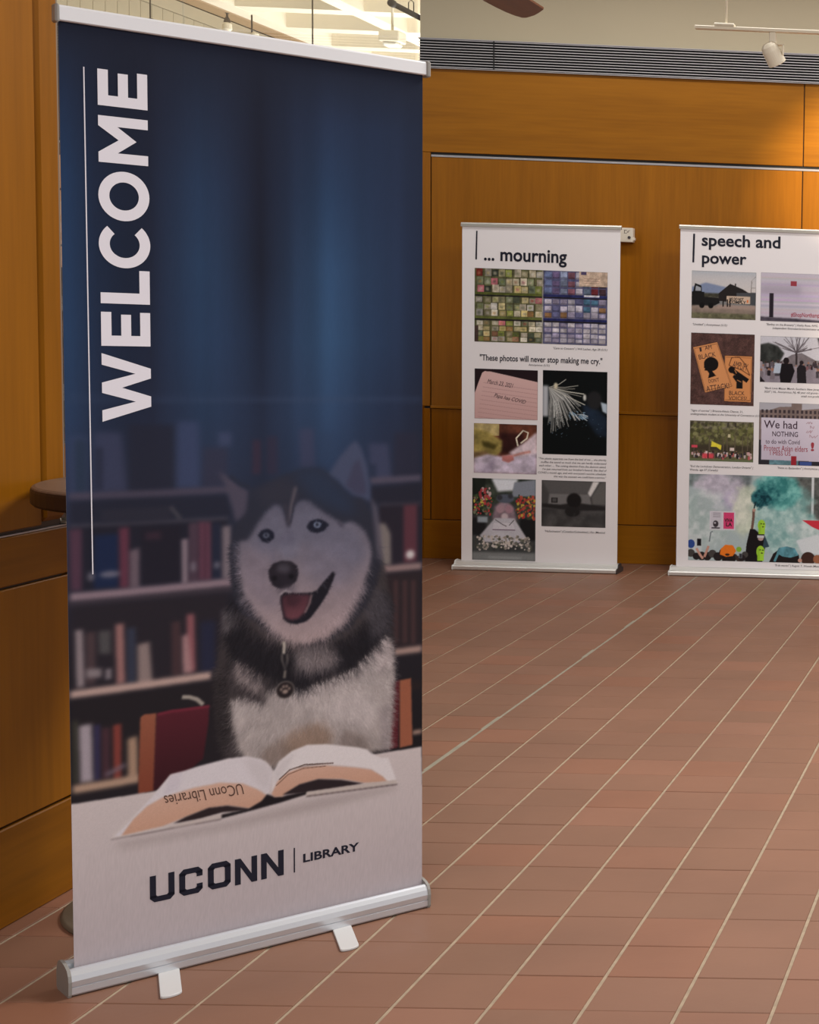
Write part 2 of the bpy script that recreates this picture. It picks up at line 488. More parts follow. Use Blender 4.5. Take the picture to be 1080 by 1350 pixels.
def add_tile(bm, cx, cy, dz=0.0):
    hx, hy, b = TX / 2 - GAPX / 2, TY / 2 - GAPY / 2, 0.0012
    lo = [bm.verts.new((cx + sx * hx, cy + sy * hy, -DEPTH - 0.001)) for sx, sy in ((-1, -1), (1, -1), (1, 1), (-1, 1))]
    md = [bm.verts.new((cx + sx * hx, cy + sy * hy, -b + dz)) for sx, sy in ((-1, -1), (1, -1), (1, 1), (-1, 1))]
    tp = [bm.verts.new((cx + sx * (hx - b), cy + sy * (hy - b), dz)) for sx, sy in ((-1, -1), (1, -1), (1, 1), (-1, 1))]
    for A, B in ((lo, md), (md, tp)):
        for i in range(4): bm.faces.new((A[i], A[(i + 1) % 4], B[(i + 1) % 4], B[i]))
    bm.faces.new(tp)
bm = bmesh.new(); add_tile(bm, 0, 0)
tile_me = bpy.data.meshes.new('tile'); bm.to_mesh(tile_me); bm.free()
tile_me.materials.append(M_TILE)
from bpy_extras.object_utils import world_to_camera_view
bpy.context.view_layer.update()
cells = []
for i in range(-17, 17):
    for j in range(-30, 37):
        cx, cy = X0_T + (i + 0.5) * TX, Y0_T + (j + 0.5) * TY
        if not (-3.86 < cx < X_END - 0.1 and Y_FRONT + 0.1 < cy < Y_BACK + 0.09): continue
        if cy < 4.6 and cx < X_LEFT - 0.105: continue
        v = world_to_camera_view(scene, cam, Vector((cx, cy, 0)))
        seen = v.z > 0 and -0.02 < v.x < 1.02 and -0.02 < v.y < 1.0
        # hidden behind the big banner
        u = (cx + 2.0132) * 0.6906 + (cy - 3.3915) * 0.7232
        if seen and v.x < 0.512 and v.x > 0.09 and cy > 3.39 + (cx + 2.013) * 1.047 + 0.05: seen = False
        cells.append((not seen, v.z, cx, cy))
cells.sort()
bm = bmesh.new(); nt_ = 0
for k, (hid, d, cx, cy) in enumerate(cells):
    dz = random.uniform(-0.0006, 0.0004)
    if k < 300 and not hid:
        o = bpy.data.objects.new('tile', tile_me); col.objects.link(o)
        o.parent = floor; o.location = (cx, cy, dz)
    else:
        add_tile(bm, cx, cy, dz)
tag(bm_obj('tile_field', bm, M_TILE, floor), kind='stuff')
# repaired wide joint
box("expansion_joint", (-1.949, 4.7, -DEPTH), (-1.932, 9.7, -0.0004), mat('grey_sealant', (150, 142, 124), 0.8, vary=0.2, vscale=20), floor)

# --- rear wall: plaster above, oak panels below, air grille between
wall_back = box('wall_back', (X_GLASS, Y_BACK + 0.012, 0.0), (X_END, Y_BACK + 0.16, H_CEIL), M_PLASTER)
structure(wall_back, 'rear wall of oak veneer panels with beige plaster above', 'wall')
box('gap_shade', (X_GLASS, Y_BACK + 0.0102, 0.0), (X_END, Y_BACK + 0.0119, 2.945), M_BLACK, wall_back)  # black sheet gives the gaps between panels their shadow as colour
def panel(name, lo, hi, m, parent, bevel=0.0025): return box(name, lo, hi, m, parent, bevel)
YB = Y_BACK
g = 0.003
panel('panel', (X_GLASS, YB, 2.452), (-1.428 - g, YB + 0.02, 2.944), W_H, wall_back)
panel('panel', (-1.428 + g, YB, 2.452), (0.85 - g, YB + 0.02, 2.944), W_H, wall_back)
panel('panel', (0.85 + g, YB, 2.452), (X_END, YB + 0.02, 2.944), W_H, wall_back)
for z0, z1 in ((0.240, 0.916), (0.930, 2.424)):
    panel('stile', (X_GLASS, YB - 0.004, z0), (-3.639 - g, YB + 0.02, z1 + (0.026 if z1 > 2 else 0)), W_V, wall_back)
    panel('panel', (-3.639 + g, YB, z0), (-1.43 - g, YB + 0.02, z1), W_V, wall_back)
    panel('panel', (-1.43 + g, YB, z0), (0.78 - g, YB + 0.02, z1), W_V, wall_back)
    panel('panel', (0.78 + g, YB, z0), (X_END, YB + 0.02, z1), W_V, wall_back)
structure(box('baseboard_back', (X_GLASS, YB - 0.002, 0.0), (X_END, YB + 0.02, 0.236), W_H, None, 0.002),
          'plain oak baseboard along the foot of the rear wall', 'baseboard')
structure(box('trim_1', (-3.637, YB - 0.003, 2.424), (X_END, YB + 0.03, 2.437), M_STRIP, None, 0.001),
          'thin grey metal picture rail across the rear wall', 'trim')
structure(box('trim_2', (-3.637, YB - 0.012, 0.918), (X_END, YB + 0.02, 0.934), W_H, None, 0.002),
          'slim oak dado strip along the rear wall', 'trim')
# air grille
vent = empty('air_grille', (X_GLASS, YB, 2.946))
tag(vent, 'long dark air grille of thin horizontal slats above the oak panels', 'air vent')
VL = X_END - X_GLASS
box('backing', (0, 0.006, 0), (VL, 0.011, 0.172), M_BLACK, vent)
NS = 11
bm = bmesh.new()
add_prism(bm, [(-0.016, 0.0), (-0.016, 0.0042), (0.004, 0.0062), (0.004, 0.004)], 'x', 0, VL)
bmesh.ops.recalc_face_normals(bm, faces=bm.faces)
slat_me = bpy.data.meshes.new('slat'); bm.to_mesh(slat_me); bm.free(); slat_me.materials.append(M_SLAT)
for i in range(NS):
    o = bpy.data.objects.new('slat', slat_me); col.objects.link(o); o.parent = vent
    o.location = (0, 0, 0.006 + i * (0.158 / (NS - 1)))
box('frame_rail', (0, -0.022, 0.170), (VL, 0.006, 0.174), M_STRIP, vent)
box('frame_rail', (0, -0.022, -0.003), (VL, 0.006, 0.001), M_STRIP, vent)
for xd in (-3.265, -1.12, 0.9):
    box('divider', (xd - X_GLASS - 0.003, -0.0205, 0.001), (xd - X_GLASS + 0.003, 0.005, 0.170), M_BLACK, vent)

# --- wall on the left, ending in a post
wall_left = box('wall_left', (X_LEFT - 0.20, Y_FRONT, 0.0), (X_LEFT - 0.012, 4.045, H_CEIL), M_DARKBROWN)
structure(wall_left, 'side wall of oak veneer panels ending in a post', 'wall')
XL = X_LEFT
for y0, y1 in ((Y_FRONT, 1.55), (1.556, 3.952)):
    panel('panel', (XL - 0.02, y0, 0.939), (XL, y1, 2.43), W_V, wall_left)
    panel('panel', (XL - 0.02, y0, 2.45), (XL, y1, H_CEIL), W_HY, wall_left)
panel('post', (XL - 0.215, 3.960, 0.945), (XL + 0.001, 4.050, H_CEIL), W_V, wall_left, 0.012)
panel('jamb', (XL - 0.10, 4.050, 0.945), (XL - 0.012, 4.067, H_CEIL), mat('grey_jamb', (122, 106, 92), 0.5), wall_left, 0.001)
panel('panel', (XL - 0.02, Y_FRONT, 0.809), (XL, 4.62, 0.925), W_HY, wall_left)
panel('panel', (XL - 0.02, Y_FRONT, 0.242), (XL, 4.62, 0.803), W_V, wall_left)
structure(box('wall_left_return', (X_GLASS - 0.1, 4.46, 0.0), (XL - 0.021, 4.62, 0.93), W_V),
          'low oak return wall behind the welcome banner', 'wall')
structure(box('wall_left_low', (XL - 0.2, 4.046, 0.0), (XL - 0.021, 4.455, 0.93), W_HY),
          'low oak wall continuing past the post', 'wall')
structure(box('baseboard_left', (XL - 0.02, Y_FRONT, 0.0), (XL + 0.002, 4.62, 0.236), W_HY, None, 0.003),
          'oak baseboard along the foot of the side wall', 'baseboard')
trim3 = structure(box('trim_3', (XL - 0.02, Y_FRONT, 0.926), (XL - 0.004, 4.62, 0.930), M_STRIP, None, 0.0005),
          'thin metal strip in the gap of the side wall panelling', 'trim')
bm = bmesh.new()
add_box(bm, (XL - 0.06, 4.050, 0.931), (XL - 0.001, 4.15, 0.936), 0.001)
add_box(bm, (XL - 0.03, 4.075, 0.936), (XL - 0.001, 4.10, 0.972), 0.002)
bm_obj('bracket', bm, mat('white_bracket', (206, 196, 180), 0.5), trim3)

# --- glazed side of the lobby and the tall hall beyond it
def glass_mat():
    m = bpy.data.materials.new('clear_glazing'); m.use_nodes = True
    nt = m.node_tree; nt.nodes.remove(nt.nodes['Principled BSDF'])
    out = nt.nodes['Material Output']
    fr = nt.nodes.new('ShaderNodeFresnel'); fr.inputs[0].default_value = 1.5
    ge = nt.nodes.new('ShaderNodeNewGeometry'); mr = nt.nodes.new('ShaderNodeMapRange')
    mr.inputs[3].default_value = 1.5; mr.inputs[4].default_value = 1 / 1.5      # thin sheet: same reflectance on both faces
    nt.links.new(ge.outputs['Backfacing'], mr.inputs[0]); nt.links.new(mr.outputs[0], fr.inputs[0])
    tr = nt.nodes.new('ShaderNodeBsdfTransparent'); tr.inputs[0].default_value = (0.97, 0.98, 0.975, 1)
    gl = nt.nodes.new('ShaderNodeBsdfGlossy'); gl.inputs['Roughness'].default_value = 0.0
    mx = nt.nodes.new('ShaderNodeMixShader')
    nt.links.new(fr.outputs[0], mx.inputs[0]); nt.links.new(tr.outputs[0], mx.inputs[1]); nt.links.new(gl.outputs[0], mx.inputs[2])
    nt.links.new(mx.outputs[0], out.inputs['Surface'])
    return m
M_GLASS = glass_mat()
window = structure(empty('window_1', (X_GLASS - 0.02, 7.2, 0.0)), 'clear glass screen between the lobby and the tall hall', 'window')
for y0, y1 in ((4.63, 7.20), (7.206, YB + 0.01)):
    box('pane', (-0.006, y0 - 7.2, 0.93), (0.006, y1 - 7.2, H_CEIL), M_GLASS, window)
box('sill', (-0.05, 4.63 - 7.2, 0.0), (0.05, YB + 0.01 - 7.2, 0.93), W_HY, window)

# lobby ceiling
ceil = structure(box('ceiling', (X_GLASS - 0.1, Y_FRONT, H_CEIL), (X_END, YB + 0.16, H_CEIL + 0.12), M_CEIL),
                 'plain pale ceiling of the lobby', 'ceiling')

# tall hall: waffle ceiling
HZ = 5.2
hall = structure(box('ceiling_hall', (-11.2, 12.0, HZ + 0.46), (-3.0, 36.0, HZ + 0.6), M_CREAM),
                 'cream waffle ceiling of the tall hall behind the glass', 'ceiling')
def rib(lo, hi):
    return box('rib', lo, hi, M_CREAM, hall, 0.0)
yr = 20.53 - 6 * 1.37
while yr < 35.5:
    if yr > 12.2: rib((-10.0, yr, HZ + 0.004), (-3.0, yr + 0.30, HZ + 0.455))
    yr += 1.37
for xr in (-10.25, -8.68, -7.11, -5.54, -3.97):
    rib((xr, 12.2, HZ), (xr + 0.25, 35.8, HZ + 0.455))
# edge beam, cornice and boarded side wall of the hall
structure(box('trim_4', (-11.0, 12.2, HZ + 0.155), (-10.72, 35.8, HZ + 0.30), mat('brown_beam', (150, 124, 92), 0.7), None, 0.01),
          'brown cornice beam above the boarded hall wall', 'trim')
structure(box('trim_5', (-11.0, 12.2, HZ + 0.30), (-10.45, 35.8, HZ + 0.455), M_CREAM), 'cream edge beam of the hall ceiling', 'trim')
wall_hall = structure(box('wall_hall', (-11.25, 12.2, 0.0), (-11.035, 35.8, HZ + 0.45), mat('board_gap', (70, 60, 48), 0.9)),
                      'pale boarded wall of the tall hall behind the glass', 'wall')
M_BOARD = mat('pale_board', (168, 156, 132), 0.8, vary=0.12, vscale=2)
bm = bmesh.new(); add_box(bm, (-0.03, -0.121, 0), (0, 0.121, HZ - 0.02), 0.004)
bmesh.ops.recalc_face_normals(bm, faces=bm.faces)
board_me = bpy.data.meshes.new('board'); bm.to_mesh(board_me); bm.free(); board_me.materials.append(M_BOARD)
for k in range(60):
    o = bpy.data.objects.new('board', board_me); col.objects.link(o); o.parent = wall_hall
    o.location = (-11.0, 15.2 + k * 0.248, 0)
box('top_rail', (-11.03, 12.3, HZ - 0.015), (-10.985, 35.7, HZ + 0.14), M_BOARD, wall_hall)
structure(box('wall_hall_end', (-11.2, 35.8, 0), (-3.0, 36.0, HZ + 0.6), M_CREAM), 'cream end wall of the tall hall', 'wall')
structure(box('floor_hall', (-11.2, 4.5, -0.12), (-3.91, 36.0, -0.01), mat('hall_floor', (150, 120, 96), 0.6)), 'floor of the tall hall', 'floor')

# ------------------------------------------------------------------ welcome banner
WB = empty('welcome_banner', (-2.01316, 3.39153, 0.0), math.radians(46.322))
tag(WB, 'tall navy roll-up banner reading WELCOME with a husky in a library', 'banner')
PW0, PW1, PZ0, PZ1 = 17.5, 782.0, 52.0, 2064.0

def welcome_print():
    k = Ink(PW0, PW1, PZ0, PZ1, 1.5, (33, 36, 50))
    xs = [25, 81, 183, 281, 409, 552, 676, 773]
    zs = [2062, 1912, 1745, 1576, 1406, 1235, 1115, 942, 715, 450, -69]
    G = [[(33, 37, 52)] * 8,
         [(34, 48, 74), (31, 38, 57), (31, 35, 51), (39, 50, 73), (31, 35, 51), (39, 52, 78), (37, 49, 74), (34, 43, 64)],
         [(36, 58, 90), (31, 41, 63), (31, 37, 55), (43, 62, 92), (30, 34, 51), (41, 62, 92), (39, 53, 80), (35, 44, 66)],
         [(38, 60, 92), (31, 43, 66), (31, 37, 55), (45, 68, 100), (29, 34, 50), (49, 76, 110), (41, 58, 86), (35, 45, 68)],
         [(40, 63, 95), (33, 45, 69), (32, 39, 58), (45, 67, 99), (34, 43, 64), (51, 79, 113), (41, 59, 88), (34, 43, 64)],
         [(42, 60, 90), (37, 47, 70), (35, 41, 60), (43, 60, 88), (38, 47, 69), (49, 71, 103), (39, 51, 76), (35, 41, 60)],
         [(45, 55, 80), (38, 46, 66), (40, 44, 60), (46, 56, 80), (38, 46, 66), (44, 60, 88), (42, 50, 72), (36, 40, 56)],
         [(44, 44, 60), (36, 38, 52), (36, 36, 48), (40, 40, 52), (38, 40, 52), (40, 44, 58), (40, 40, 52), (36, 34, 44)],
         [(36, 33, 40)] * 8, [(30, 27, 30)] * 8, [(30, 27, 30)] * 8]
    G = np.array(G, float)
    X = np.linspace(k.x0, k.x1, k.w); Z = np.linspace(k.z0, k.z1, k.h)
    rows = np.stack([np.stack([np.interp(X, xs, G[r, :, c]) for c in range(3)], -1) for r in range(len(zs))])
    zs_ = np.array(zs)[::-1]; rows = rows[::-1]
    for c in range(3):
        for j in range(k.w):
            k.a[:, j, c] = np.interp(Z, zs_, rows[:, j, c])
    # curtain-like sheen
    streak = value_noise(1, k.w, 26, 21, 3)[0]
    fade = np.interp(Z, [900, 1150, 1500, 1950, 2064], [0, .6, 1, .6, 0])
    k.a *= (1 + 0.20 * fade[:, None] * (soft_blur(streak[None, :], 3)[0] - 0.5)[None, :])[..., None]
    # ---- blurred shelves.  far shelves fade into the blue
    P, R, L = k.poly, k.rect, k.line
    L([(24.3, 1280), (367.7, 1276.3), (780.2, 1270.1)], 8, (62, 76, 104), soft=3, alpha=.45)
    P([(24.5, 1200.3), (59.5, 1199.5), (57.7, 1070.5), (22.7, 1072.3)], (62, 72, 104), soft=5, alpha=.5)
    P([(34.1, 1192.1), (56.6, 1191.5), (55, 1078.7), (33.9, 1079.8)], (36, 50, 66), soft=4, alpha=.6)
    P([(70.9, 1207.3), (122.6, 1206.2), (132.6, 1078), (69.2, 1078)], (62, 66, 92), soft=6, alpha=.75)
    P([(73.3, 1174.9), (87.6, 1174.5), (86.4, 1083.6), (72.1, 1084.3)], (38, 42, 60), soft=3, alpha=.7)
    P([(137.3, 1222.2), (226.6, 1220.6), (225.1, 1078.4), (138.5, 1079.4)], (37, 39, 54), soft=5, alpha=.8)
    P([(232.7, 1227.1), (275.7, 1226.4), (277.4, 1079.3), (229.7, 1079.9)], (60, 70, 102), soft=6, alpha=.8)
    P([(284.5, 1168.8), (334.9, 1167.3), (334.2, 1081.7), (283.7, 1080.7)], (54, 52, 70), soft=5, alpha=.6)
    P([(316.1, 1201.9), (343.1, 1201.3), (342.9, 1170.5), (315.9, 1171.3)], (66, 74, 104), soft=4, alpha=.7)
    P([(388.1, 1183.1), (406, 1182.6), (405.5, 1104.4), (387.5, 1105.2)], (62, 46, 62), soft=3, alpha=.7)
    P([(419.2, 1191), (442.4, 1190.4), (441.9, 1102.9), (418.7, 1103.9)], (54, 46, 64), soft=3, alpha=.6)
    P([(491.2, 1206.9), (523.6, 1206.2), (526.6, 1111.9), (492.4, 1113.2)], (66, 66, 92), soft=4, alpha=.6)
    P([(533.9, 1197.1), (568.7, 1196.4), (568.5, 1142.6), (540.5, 1122)], (48, 64, 92), soft=4, alpha=.5)
    P([(650.4, 1167.2), (697.9, 1165.9), (705.2, 1079), (657.5, 1077.4)], (64, 68, 94), soft=4, alpha=.75)
    P([(650.3, 1118), (670.3, 1117.2), (670.3, 1080.5), (653.9, 1081.2)], (36, 46, 66), soft=3, alpha=.6)
    P([(712.7, 1193.2), (772.7, 1191.9), (772.7, 1083.5), (712.6, 1084.2)], (42, 42, 58), soft=4, alpha=.7)
    L([(22.7, 1072.3), (179.8, 1070.7), (346.9, 1072.5)], 16, (76, 70, 86), soft=3, alpha=.85)
    L([(653.9, 1077.6), (778.4, 1079.5)], 16, (82, 76, 92), soft=3, alpha=.9)
    P([(22.5, 1062.7), (334, 1061.1), (343.2, 1012.4), (23.2, 1012.8)], (36, 38, 52), soft=4, alpha=.85)
    P([(653.9, 1062.9), (778.5, 1064.5), (778.5, 1019.4), (657.4, 1022.4)], (36, 36, 48), soft=4, alpha=.85)
    P([(81.5, 1041.5), (217.1, 1040.3), (216.8, 1013.4), (81.2, 1015.5)], (46, 46, 58), soft=3, alpha=.7)
    L([(23.1, 1008), (149.4, 1006.1), (333.5, 1006.1)], 9, (74, 70, 80), soft=3, alpha=.75)
    L([(217.1, 1040.3), (236.6, 1012.2)], 7, (92, 88, 92), soft=2, alpha=.6)
    L([(675.7, 1017.7), (778.5, 1015.6)], 10, (56, 52, 62), soft=3, alpha=.8)
    # second row of books
    P([(21.7, 1006.4), (333.5, 1002.6), (332.3, 854.2), (22.5, 867.4)], (34, 34, 46), soft=3)
    P([(21.7, 1003.2), (45.5, 1003.2), (43.7, 871.9), (22.6, 872.3)], (78, 54, 70), soft=3)
    P([(67.9, 987.1), (114, 987.1), (112.5, 871.8), (66.4, 872.9)], (28, 39, 68), soft=3)
    P([(115.6, 1000.1), (134.6, 1000.5), (133, 869.8), (115.4, 869.8)], (94, 52, 68), soft=3)
    P([(135.4, 949.2), (154.7, 954.3), (153.7, 867.8), (134.5, 868)], (102, 88, 98), soft=3)
    P([(158.1, 997.2), (236.5, 995.3), (235.2, 870.2), (158.2, 872.4)], (34, 32, 43), soft=3)
    P([(166.9, 986.7), (196.9, 986.3), (196.7, 969.5), (166.7, 970)], (62, 44, 56), soft=3, alpha=.7)
    P([(237.7, 966.5), (251.6, 967.2), (250.6, 868.8), (238.3, 868.2)], (124, 110, 120), soft=2)
    P([(253.4, 1001), (272, 1001.5), (270.8, 870.3), (252.2, 870.3)], (72, 57, 70), soft=2)
    P([(273.6, 1003.1), (298.6, 1001.4), (299.1, 871.1), (272.4, 871.8)], (94, 59, 75), soft=3)
    P([(284.5, 998.9), (289.2, 998.6), (288, 872.1), (283.3, 872.5)], (70, 46, 60), soft=1.5)
    P([(301.8, 997.8), (319.2, 998.4), (318.1, 871.1), (300.6, 870.9)], (36, 40, 58), soft=2)
    P([(322.3, 989.6), (339.8, 990.2), (343.7, 870.4), (321.3, 870.8)], (114, 104, 112), soft=3)
    for c_, rx, rz in zip([(61.1, 899.6), (96.9, 901.3), (261.8, 903.5), (310.4, 902.8)], (6, 20, 5, 6), (10, 7, 12, 8)): k.disc(c_, rx, (126, 122, 134), ry=rz, soft=3, alpha=.75)
    L([(21, 857.9), (177.4, 858.8), (345.2, 861.6)], 18, (134, 116, 126), soft=3)
    L([(20.7, 843.3), (177.2, 843.8), (348.3, 845.7)], 12, (66, 58, 66), soft=4, alpha=.8)
    P([(675.7, 1014), (778.5, 1011.9), (778.6, 868.5), (675.5, 869.8)], (38, 34, 44), soft=3)
    P([(673.8, 973.5), (690.3, 972.4), (703.2, 947.4), (705, 871), (675.5, 869.8)], (116, 108, 106), soft=3)
    P([(735, 1014.3), (769, 1014.3), (769, 873.1), (735, 872.2)], (84, 49, 59), soft=2.5)
    k.disc([(751.9, 891.4)][0], 11, (196, 190, 190), soft=3)
    L([(675.5, 860.5), (780.5, 860.8)], 17, (136, 114, 114), soft=3)
    P([(675.4, 847.5), (780.5, 847.5), (780.7, 659.3), (697.4, 658.4)], (44, 36, 40), soft=4)
    P([(710.6, 831.3), (721.8, 830.2), (721.7, 674.2), (710.5, 675.6)], (66, 48, 50), soft=2)
    P([(733.1, 829.2), (744.4, 828.1), (744.4, 671.4), (733, 672.8)], (66, 48, 50), soft=2)
    P([(753.9, 827.3), (765.3, 826.2), (765.3, 668.8), (753.9, 670.2)], (66, 48, 50), soft=2)
    # third row
    P([(23.5, 838.1), (332.2, 836.8), (330.5, 640.3), (22.3, 662.3)], (40, 36, 43), soft=5)
    P([(29.8, 787), (43.9, 787), (46.4, 663.7), (30.8, 662.7)], (138, 126, 130), soft=3)
    P([(49.5, 779.8), (68, 779.3), (66.5, 665.8), (49.3, 666.6)], (72, 58, 62), soft=3)
    P([(73.7, 780.2), (96.8, 779.2), (96.2, 727.9), (74.5, 730.7)], (76, 74, 76), soft=3)
    P([(49.8, 701), (78.4, 698.8), (78.2, 679), (49.5, 681.3)], (128, 118, 122), soft=3)
    P([(85.6, 696.2), (97.2, 696.3), (96.9, 673.1), (85.3, 673)], (120, 112, 118), soft=2)
    P([(105.7, 791.4), (121.8, 791.2), (123.1, 661), (106.9, 660)], (146, 106, 104), soft=3)
    P([(127.5, 780.6), (145.2, 780.2), (143.7, 658.1), (127.5, 658.7)], (52, 56, 72), soft=3)
    P([(147.7, 741.4), (171.6, 745.2), (176.6, 656.8), (148.2, 655.8)], (134, 118, 116), soft=3)
    P([(215.9, 784), (234.3, 783.6), (233.1, 662.5), (216.2, 663.1)], (68, 50, 54), soft=3)
    P([(246.8, 797.5), (262.3, 797.6), (264.2, 666.8), (247.1, 667.4)], (134, 84, 90), soft=3)
    P([(237.1, 750.9), (249.5, 752.8), (257.9, 666), (237.8, 665.3)], (156, 120, 122), soft=3)
    P([(274.6, 777.3), (306.1, 777.2), (305.1, 663), (273.6, 663.8)], (38, 40, 60), soft=4)
    L([(19.3, 649.6), (160.1, 650.7), (297.1, 653.6)], 17, (178, 152, 144), soft=2.5)
    L([(708.6, 653.2), (780.7, 653.6)], 16, (158, 132, 124), soft=2.5)
    # bottom row and under shelf
    P([(20.5, 634.7), (330.5, 635), (328.2, 350.5), (20.2, 412.5)], (36, 32, 36), soft=3)
    P([(22.8, 593.3), (31.2, 592), (29.3, 457.1), (22.2, 456.8)], (62, 62, 52), soft=3)
    P([(33.9, 580), (58.1, 581), (59.3, 454.7), (35, 456)], (156, 146, 154), soft=3)
    P([(62.4, 577), (73.9, 576.8), (72.3, 455.5), (62.2, 455.8)], (52, 48, 78), soft=2)
    P([(76.7, 568.1), (92.6, 567.1), (91.2, 455.3), (76.7, 456.4)], (70, 46, 54), soft=3)
    P([(98.5, 571.2), (114.6, 571.9), (113.1, 451.2), (98.4, 452.2)], (124, 60, 54), soft=2)
    P([(126, 536.4), (145.3, 539.9), (145.7, 448.4), (126.4, 448.7)], (158, 130, 110), soft=2.5)
    L([(82.6, 463.6), (122.3, 479.8)], 10, (110, 98, 110), soft=3, alpha=.8)
    L([(20.6, 443.9), (83.7, 443.3), (148.7, 444.4)], 18, (170, 142, 122), soft=2.5)
    L([(708.6, 558.9), (780.7, 563.7)], 22, (40, 33, 34), soft=4)
    L([(757.8, 444.7), (780.8, 444.7)], 11, (150, 124, 112), soft=2)
    k.a[:] = soft_blur(k.a, 2)
    # chairs
    P([(183.4, 582.9), (212.3, 585.2), (291.8, 585), (289.8, 547), (278, 465.4), (221.4, 423.8), (172.3, 409.2)], (84, 34, 44), rgb2=(52, 25, 30), soft=1.5)
    L([(186.4, 580.7), (212.3, 583.4), (291.7, 583.2)], 6, (108, 40, 54), soft=1.5)
    P([(151.7, 579.4), (159.3, 585), (183.4, 584.6), (175.4, 410.4), (145.3, 409.4)], (142, 86, 66), rgb2=(120, 62, 46), soft=1)
    L([(235.7, 612.4), (251.2, 610.1), (266.7, 602.6), (279.1, 588.6)], 9, (150, 142, 134), soft=1.5)
    P([(701.1, 577), (725.5, 583), (721.6, 414.5), (697.2, 413.1)], (84, 34, 40), soft=1.5)
    P([(725.5, 581.1), (753.9, 582.8), (757.8, 414), (725.4, 412)], (146, 88, 66), soft=1)
    # ---- the husky
    body = [(335.1, 805.3), (318.5, 737.7), (306.6, 652.3), (304.4, 583), (313.3, 502.9), (328.9, 445.7), (402.5, 418), (530.6, 411), (697.2, 409.3), (706.6, 502.5), (714.2, 595.9), (708.6, 690.8), (699.4, 785.6), (686.5, 870.7), (671.9, 927.5), (602.7, 777.1), (497.2, 698.2), (396.6, 763.6)]
    P(body, (62, 56, 58), soft=5)
    P([(305.1, 652.6), (330.6, 649), (339.6, 560.1), (329, 456.2), (313.3, 502.9), (304.4, 583)], (40, 36, 38), soft=5, alpha=.8)
    chest = [(336.6, 595.6), (365.9, 598.3), (403.7, 599.8), (449, 611.1), (496.7, 597.1), (540.2, 605.4), (588, 617.1), (624, 638.1), (660.5, 672.4), (690, 700.6), (704.9, 672.5), (710.5, 596.4), (706.7, 521.4), (702.8, 415.9), (638, 415.9), (548.2, 428), (431, 420), (374.5, 430.3), (351.9, 478.7), (339.4, 542.5)]
    P(chest, (174, 165, 165), rgb2=(154, 144, 141), soft=5, noise=.16, cell=14, seed=8)
    P([(448.2, 480), (487.6, 504.2), (539.8, 506.7), (566.1, 472.9), (548.3, 435.4), (461.5, 425.3)], (134, 110, 94), soft=9, alpha=.75)
    P([(402.8, 460.9), (448.3, 485.4), (470.2, 449.1), (427.6, 420.6), (402.5, 425.2)], (120, 104, 96), soft=7, alpha=.7)
    P([(576.7, 458.2), (594.7, 479.3), (638.1, 457.1), (656.4, 416.4), (583.8, 425.5)], (116, 104, 100), soft=6, alpha=.75)
    P([(675, 516.8), (701, 531.7), (700.9, 416.2), (678.6, 416.3)], (140, 130, 132), soft=5, alpha=.7)
    P([(531.2, 557.4), (620.2, 581.1), (675, 526.2), (656.5, 472.8), (566.2, 506.1)], (188, 178, 178), soft=10, alpha=.6)
    # ruff
    ruff = [(338.5, 831), (363.9, 776), (404.6, 727.4), (446.1, 701), (476.6, 686.4), (549.3, 691.8), (598.9, 704), (649.6, 749.9), (686.5, 814.9), (705, 775.7), (697.5, 714.7), (656.8, 672.9), (605.9, 633.1), (552.5, 622), (514, 609.1), (493.2, 597.6), (462.6, 616.4), (415.6, 640.8), (379.5, 667), (340.7, 696.6), (325, 745.6)]
    P(ruff, (31, 29, 34), soft=5)
    P([(476.6, 690), (549.3, 695.4), (577.4, 673.6), (566.7, 645.7), (514.2, 638.1), (479.8, 653.6)], (126, 116, 118), soft=8, alpha=.85)
    P([(337.4, 686.6), (366.4, 675.7), (404, 638.9), (415.4, 610.6), (379, 603.4), (349.9, 637.6)], (142, 130, 130), soft=5, alpha=.9)
    L([(330.9, 680.4), (343.4, 636.7), (379, 603.4), (415.2, 580.3)], 20, (48, 43, 46), soft=5)
    L([(386, 666.1), (395.7, 640), (379.2, 624.6)], 7, (56, 50, 54), soft=3, alpha=.8)
    P([(319, 798.3), (338.3, 805), (357.5, 776.7), (341.1, 755.9), (321.9, 754.7)], (92, 86, 90), soft=5, alpha=.8)
    P([(635.1, 773.7), (671.7, 825.6), (697.5, 785.8), (690.1, 721.2), (653.2, 693.8)], (72, 68, 74), soft=7, alpha=.8)
    L([(699.3, 682.6), (693.7, 645.7), (675.1, 610.7)], 10, (60, 54, 58), soft=4, alpha=.8)
    P([(656.8, 669.1), (690, 696.8), (704.9, 672.5), (701.1, 631.6), (665.9, 612)], (176, 164, 164), soft=5, alpha=.8)
    # head: dark cap and sides
    head = [(348.1, 817.9), (342.1, 874.1), (342.7, 957.1), (349.4, 991.2), (372.2, 1017.5), (380.8, 1070.8), (406.9, 1076.5), (440.1, 1094.2), (473.7, 1106.9), (502.6, 1114.6), (537, 1113.2), (561.3, 1097.9), (585.8, 1069.8), (607, 1039.7), (635.7, 1040.1), (657.4, 996.7), (673.7, 932.9), (681, 876.7), (669.9, 829.5), (642.4, 772.9), (602.6, 725.7), (549.3, 699), (480.1, 700.3), (426.2, 735.4), (386.8, 778.8)]
    # ears
    P([(315.4, 1115), (339.1, 1098.6), (364.6, 1076.8), (380.7, 1065.6), (382, 1023.9), (368.9, 1003.8), (351.1, 998.1), (344.9, 1026.1), (337.1, 1054), (331, 1078.4)], (74, 70, 86), soft=4)
    L([(339.1, 1103.8), (359.8, 1083.9), (382.4, 1074.2)], 8, (42, 46, 62), soft=2.5)
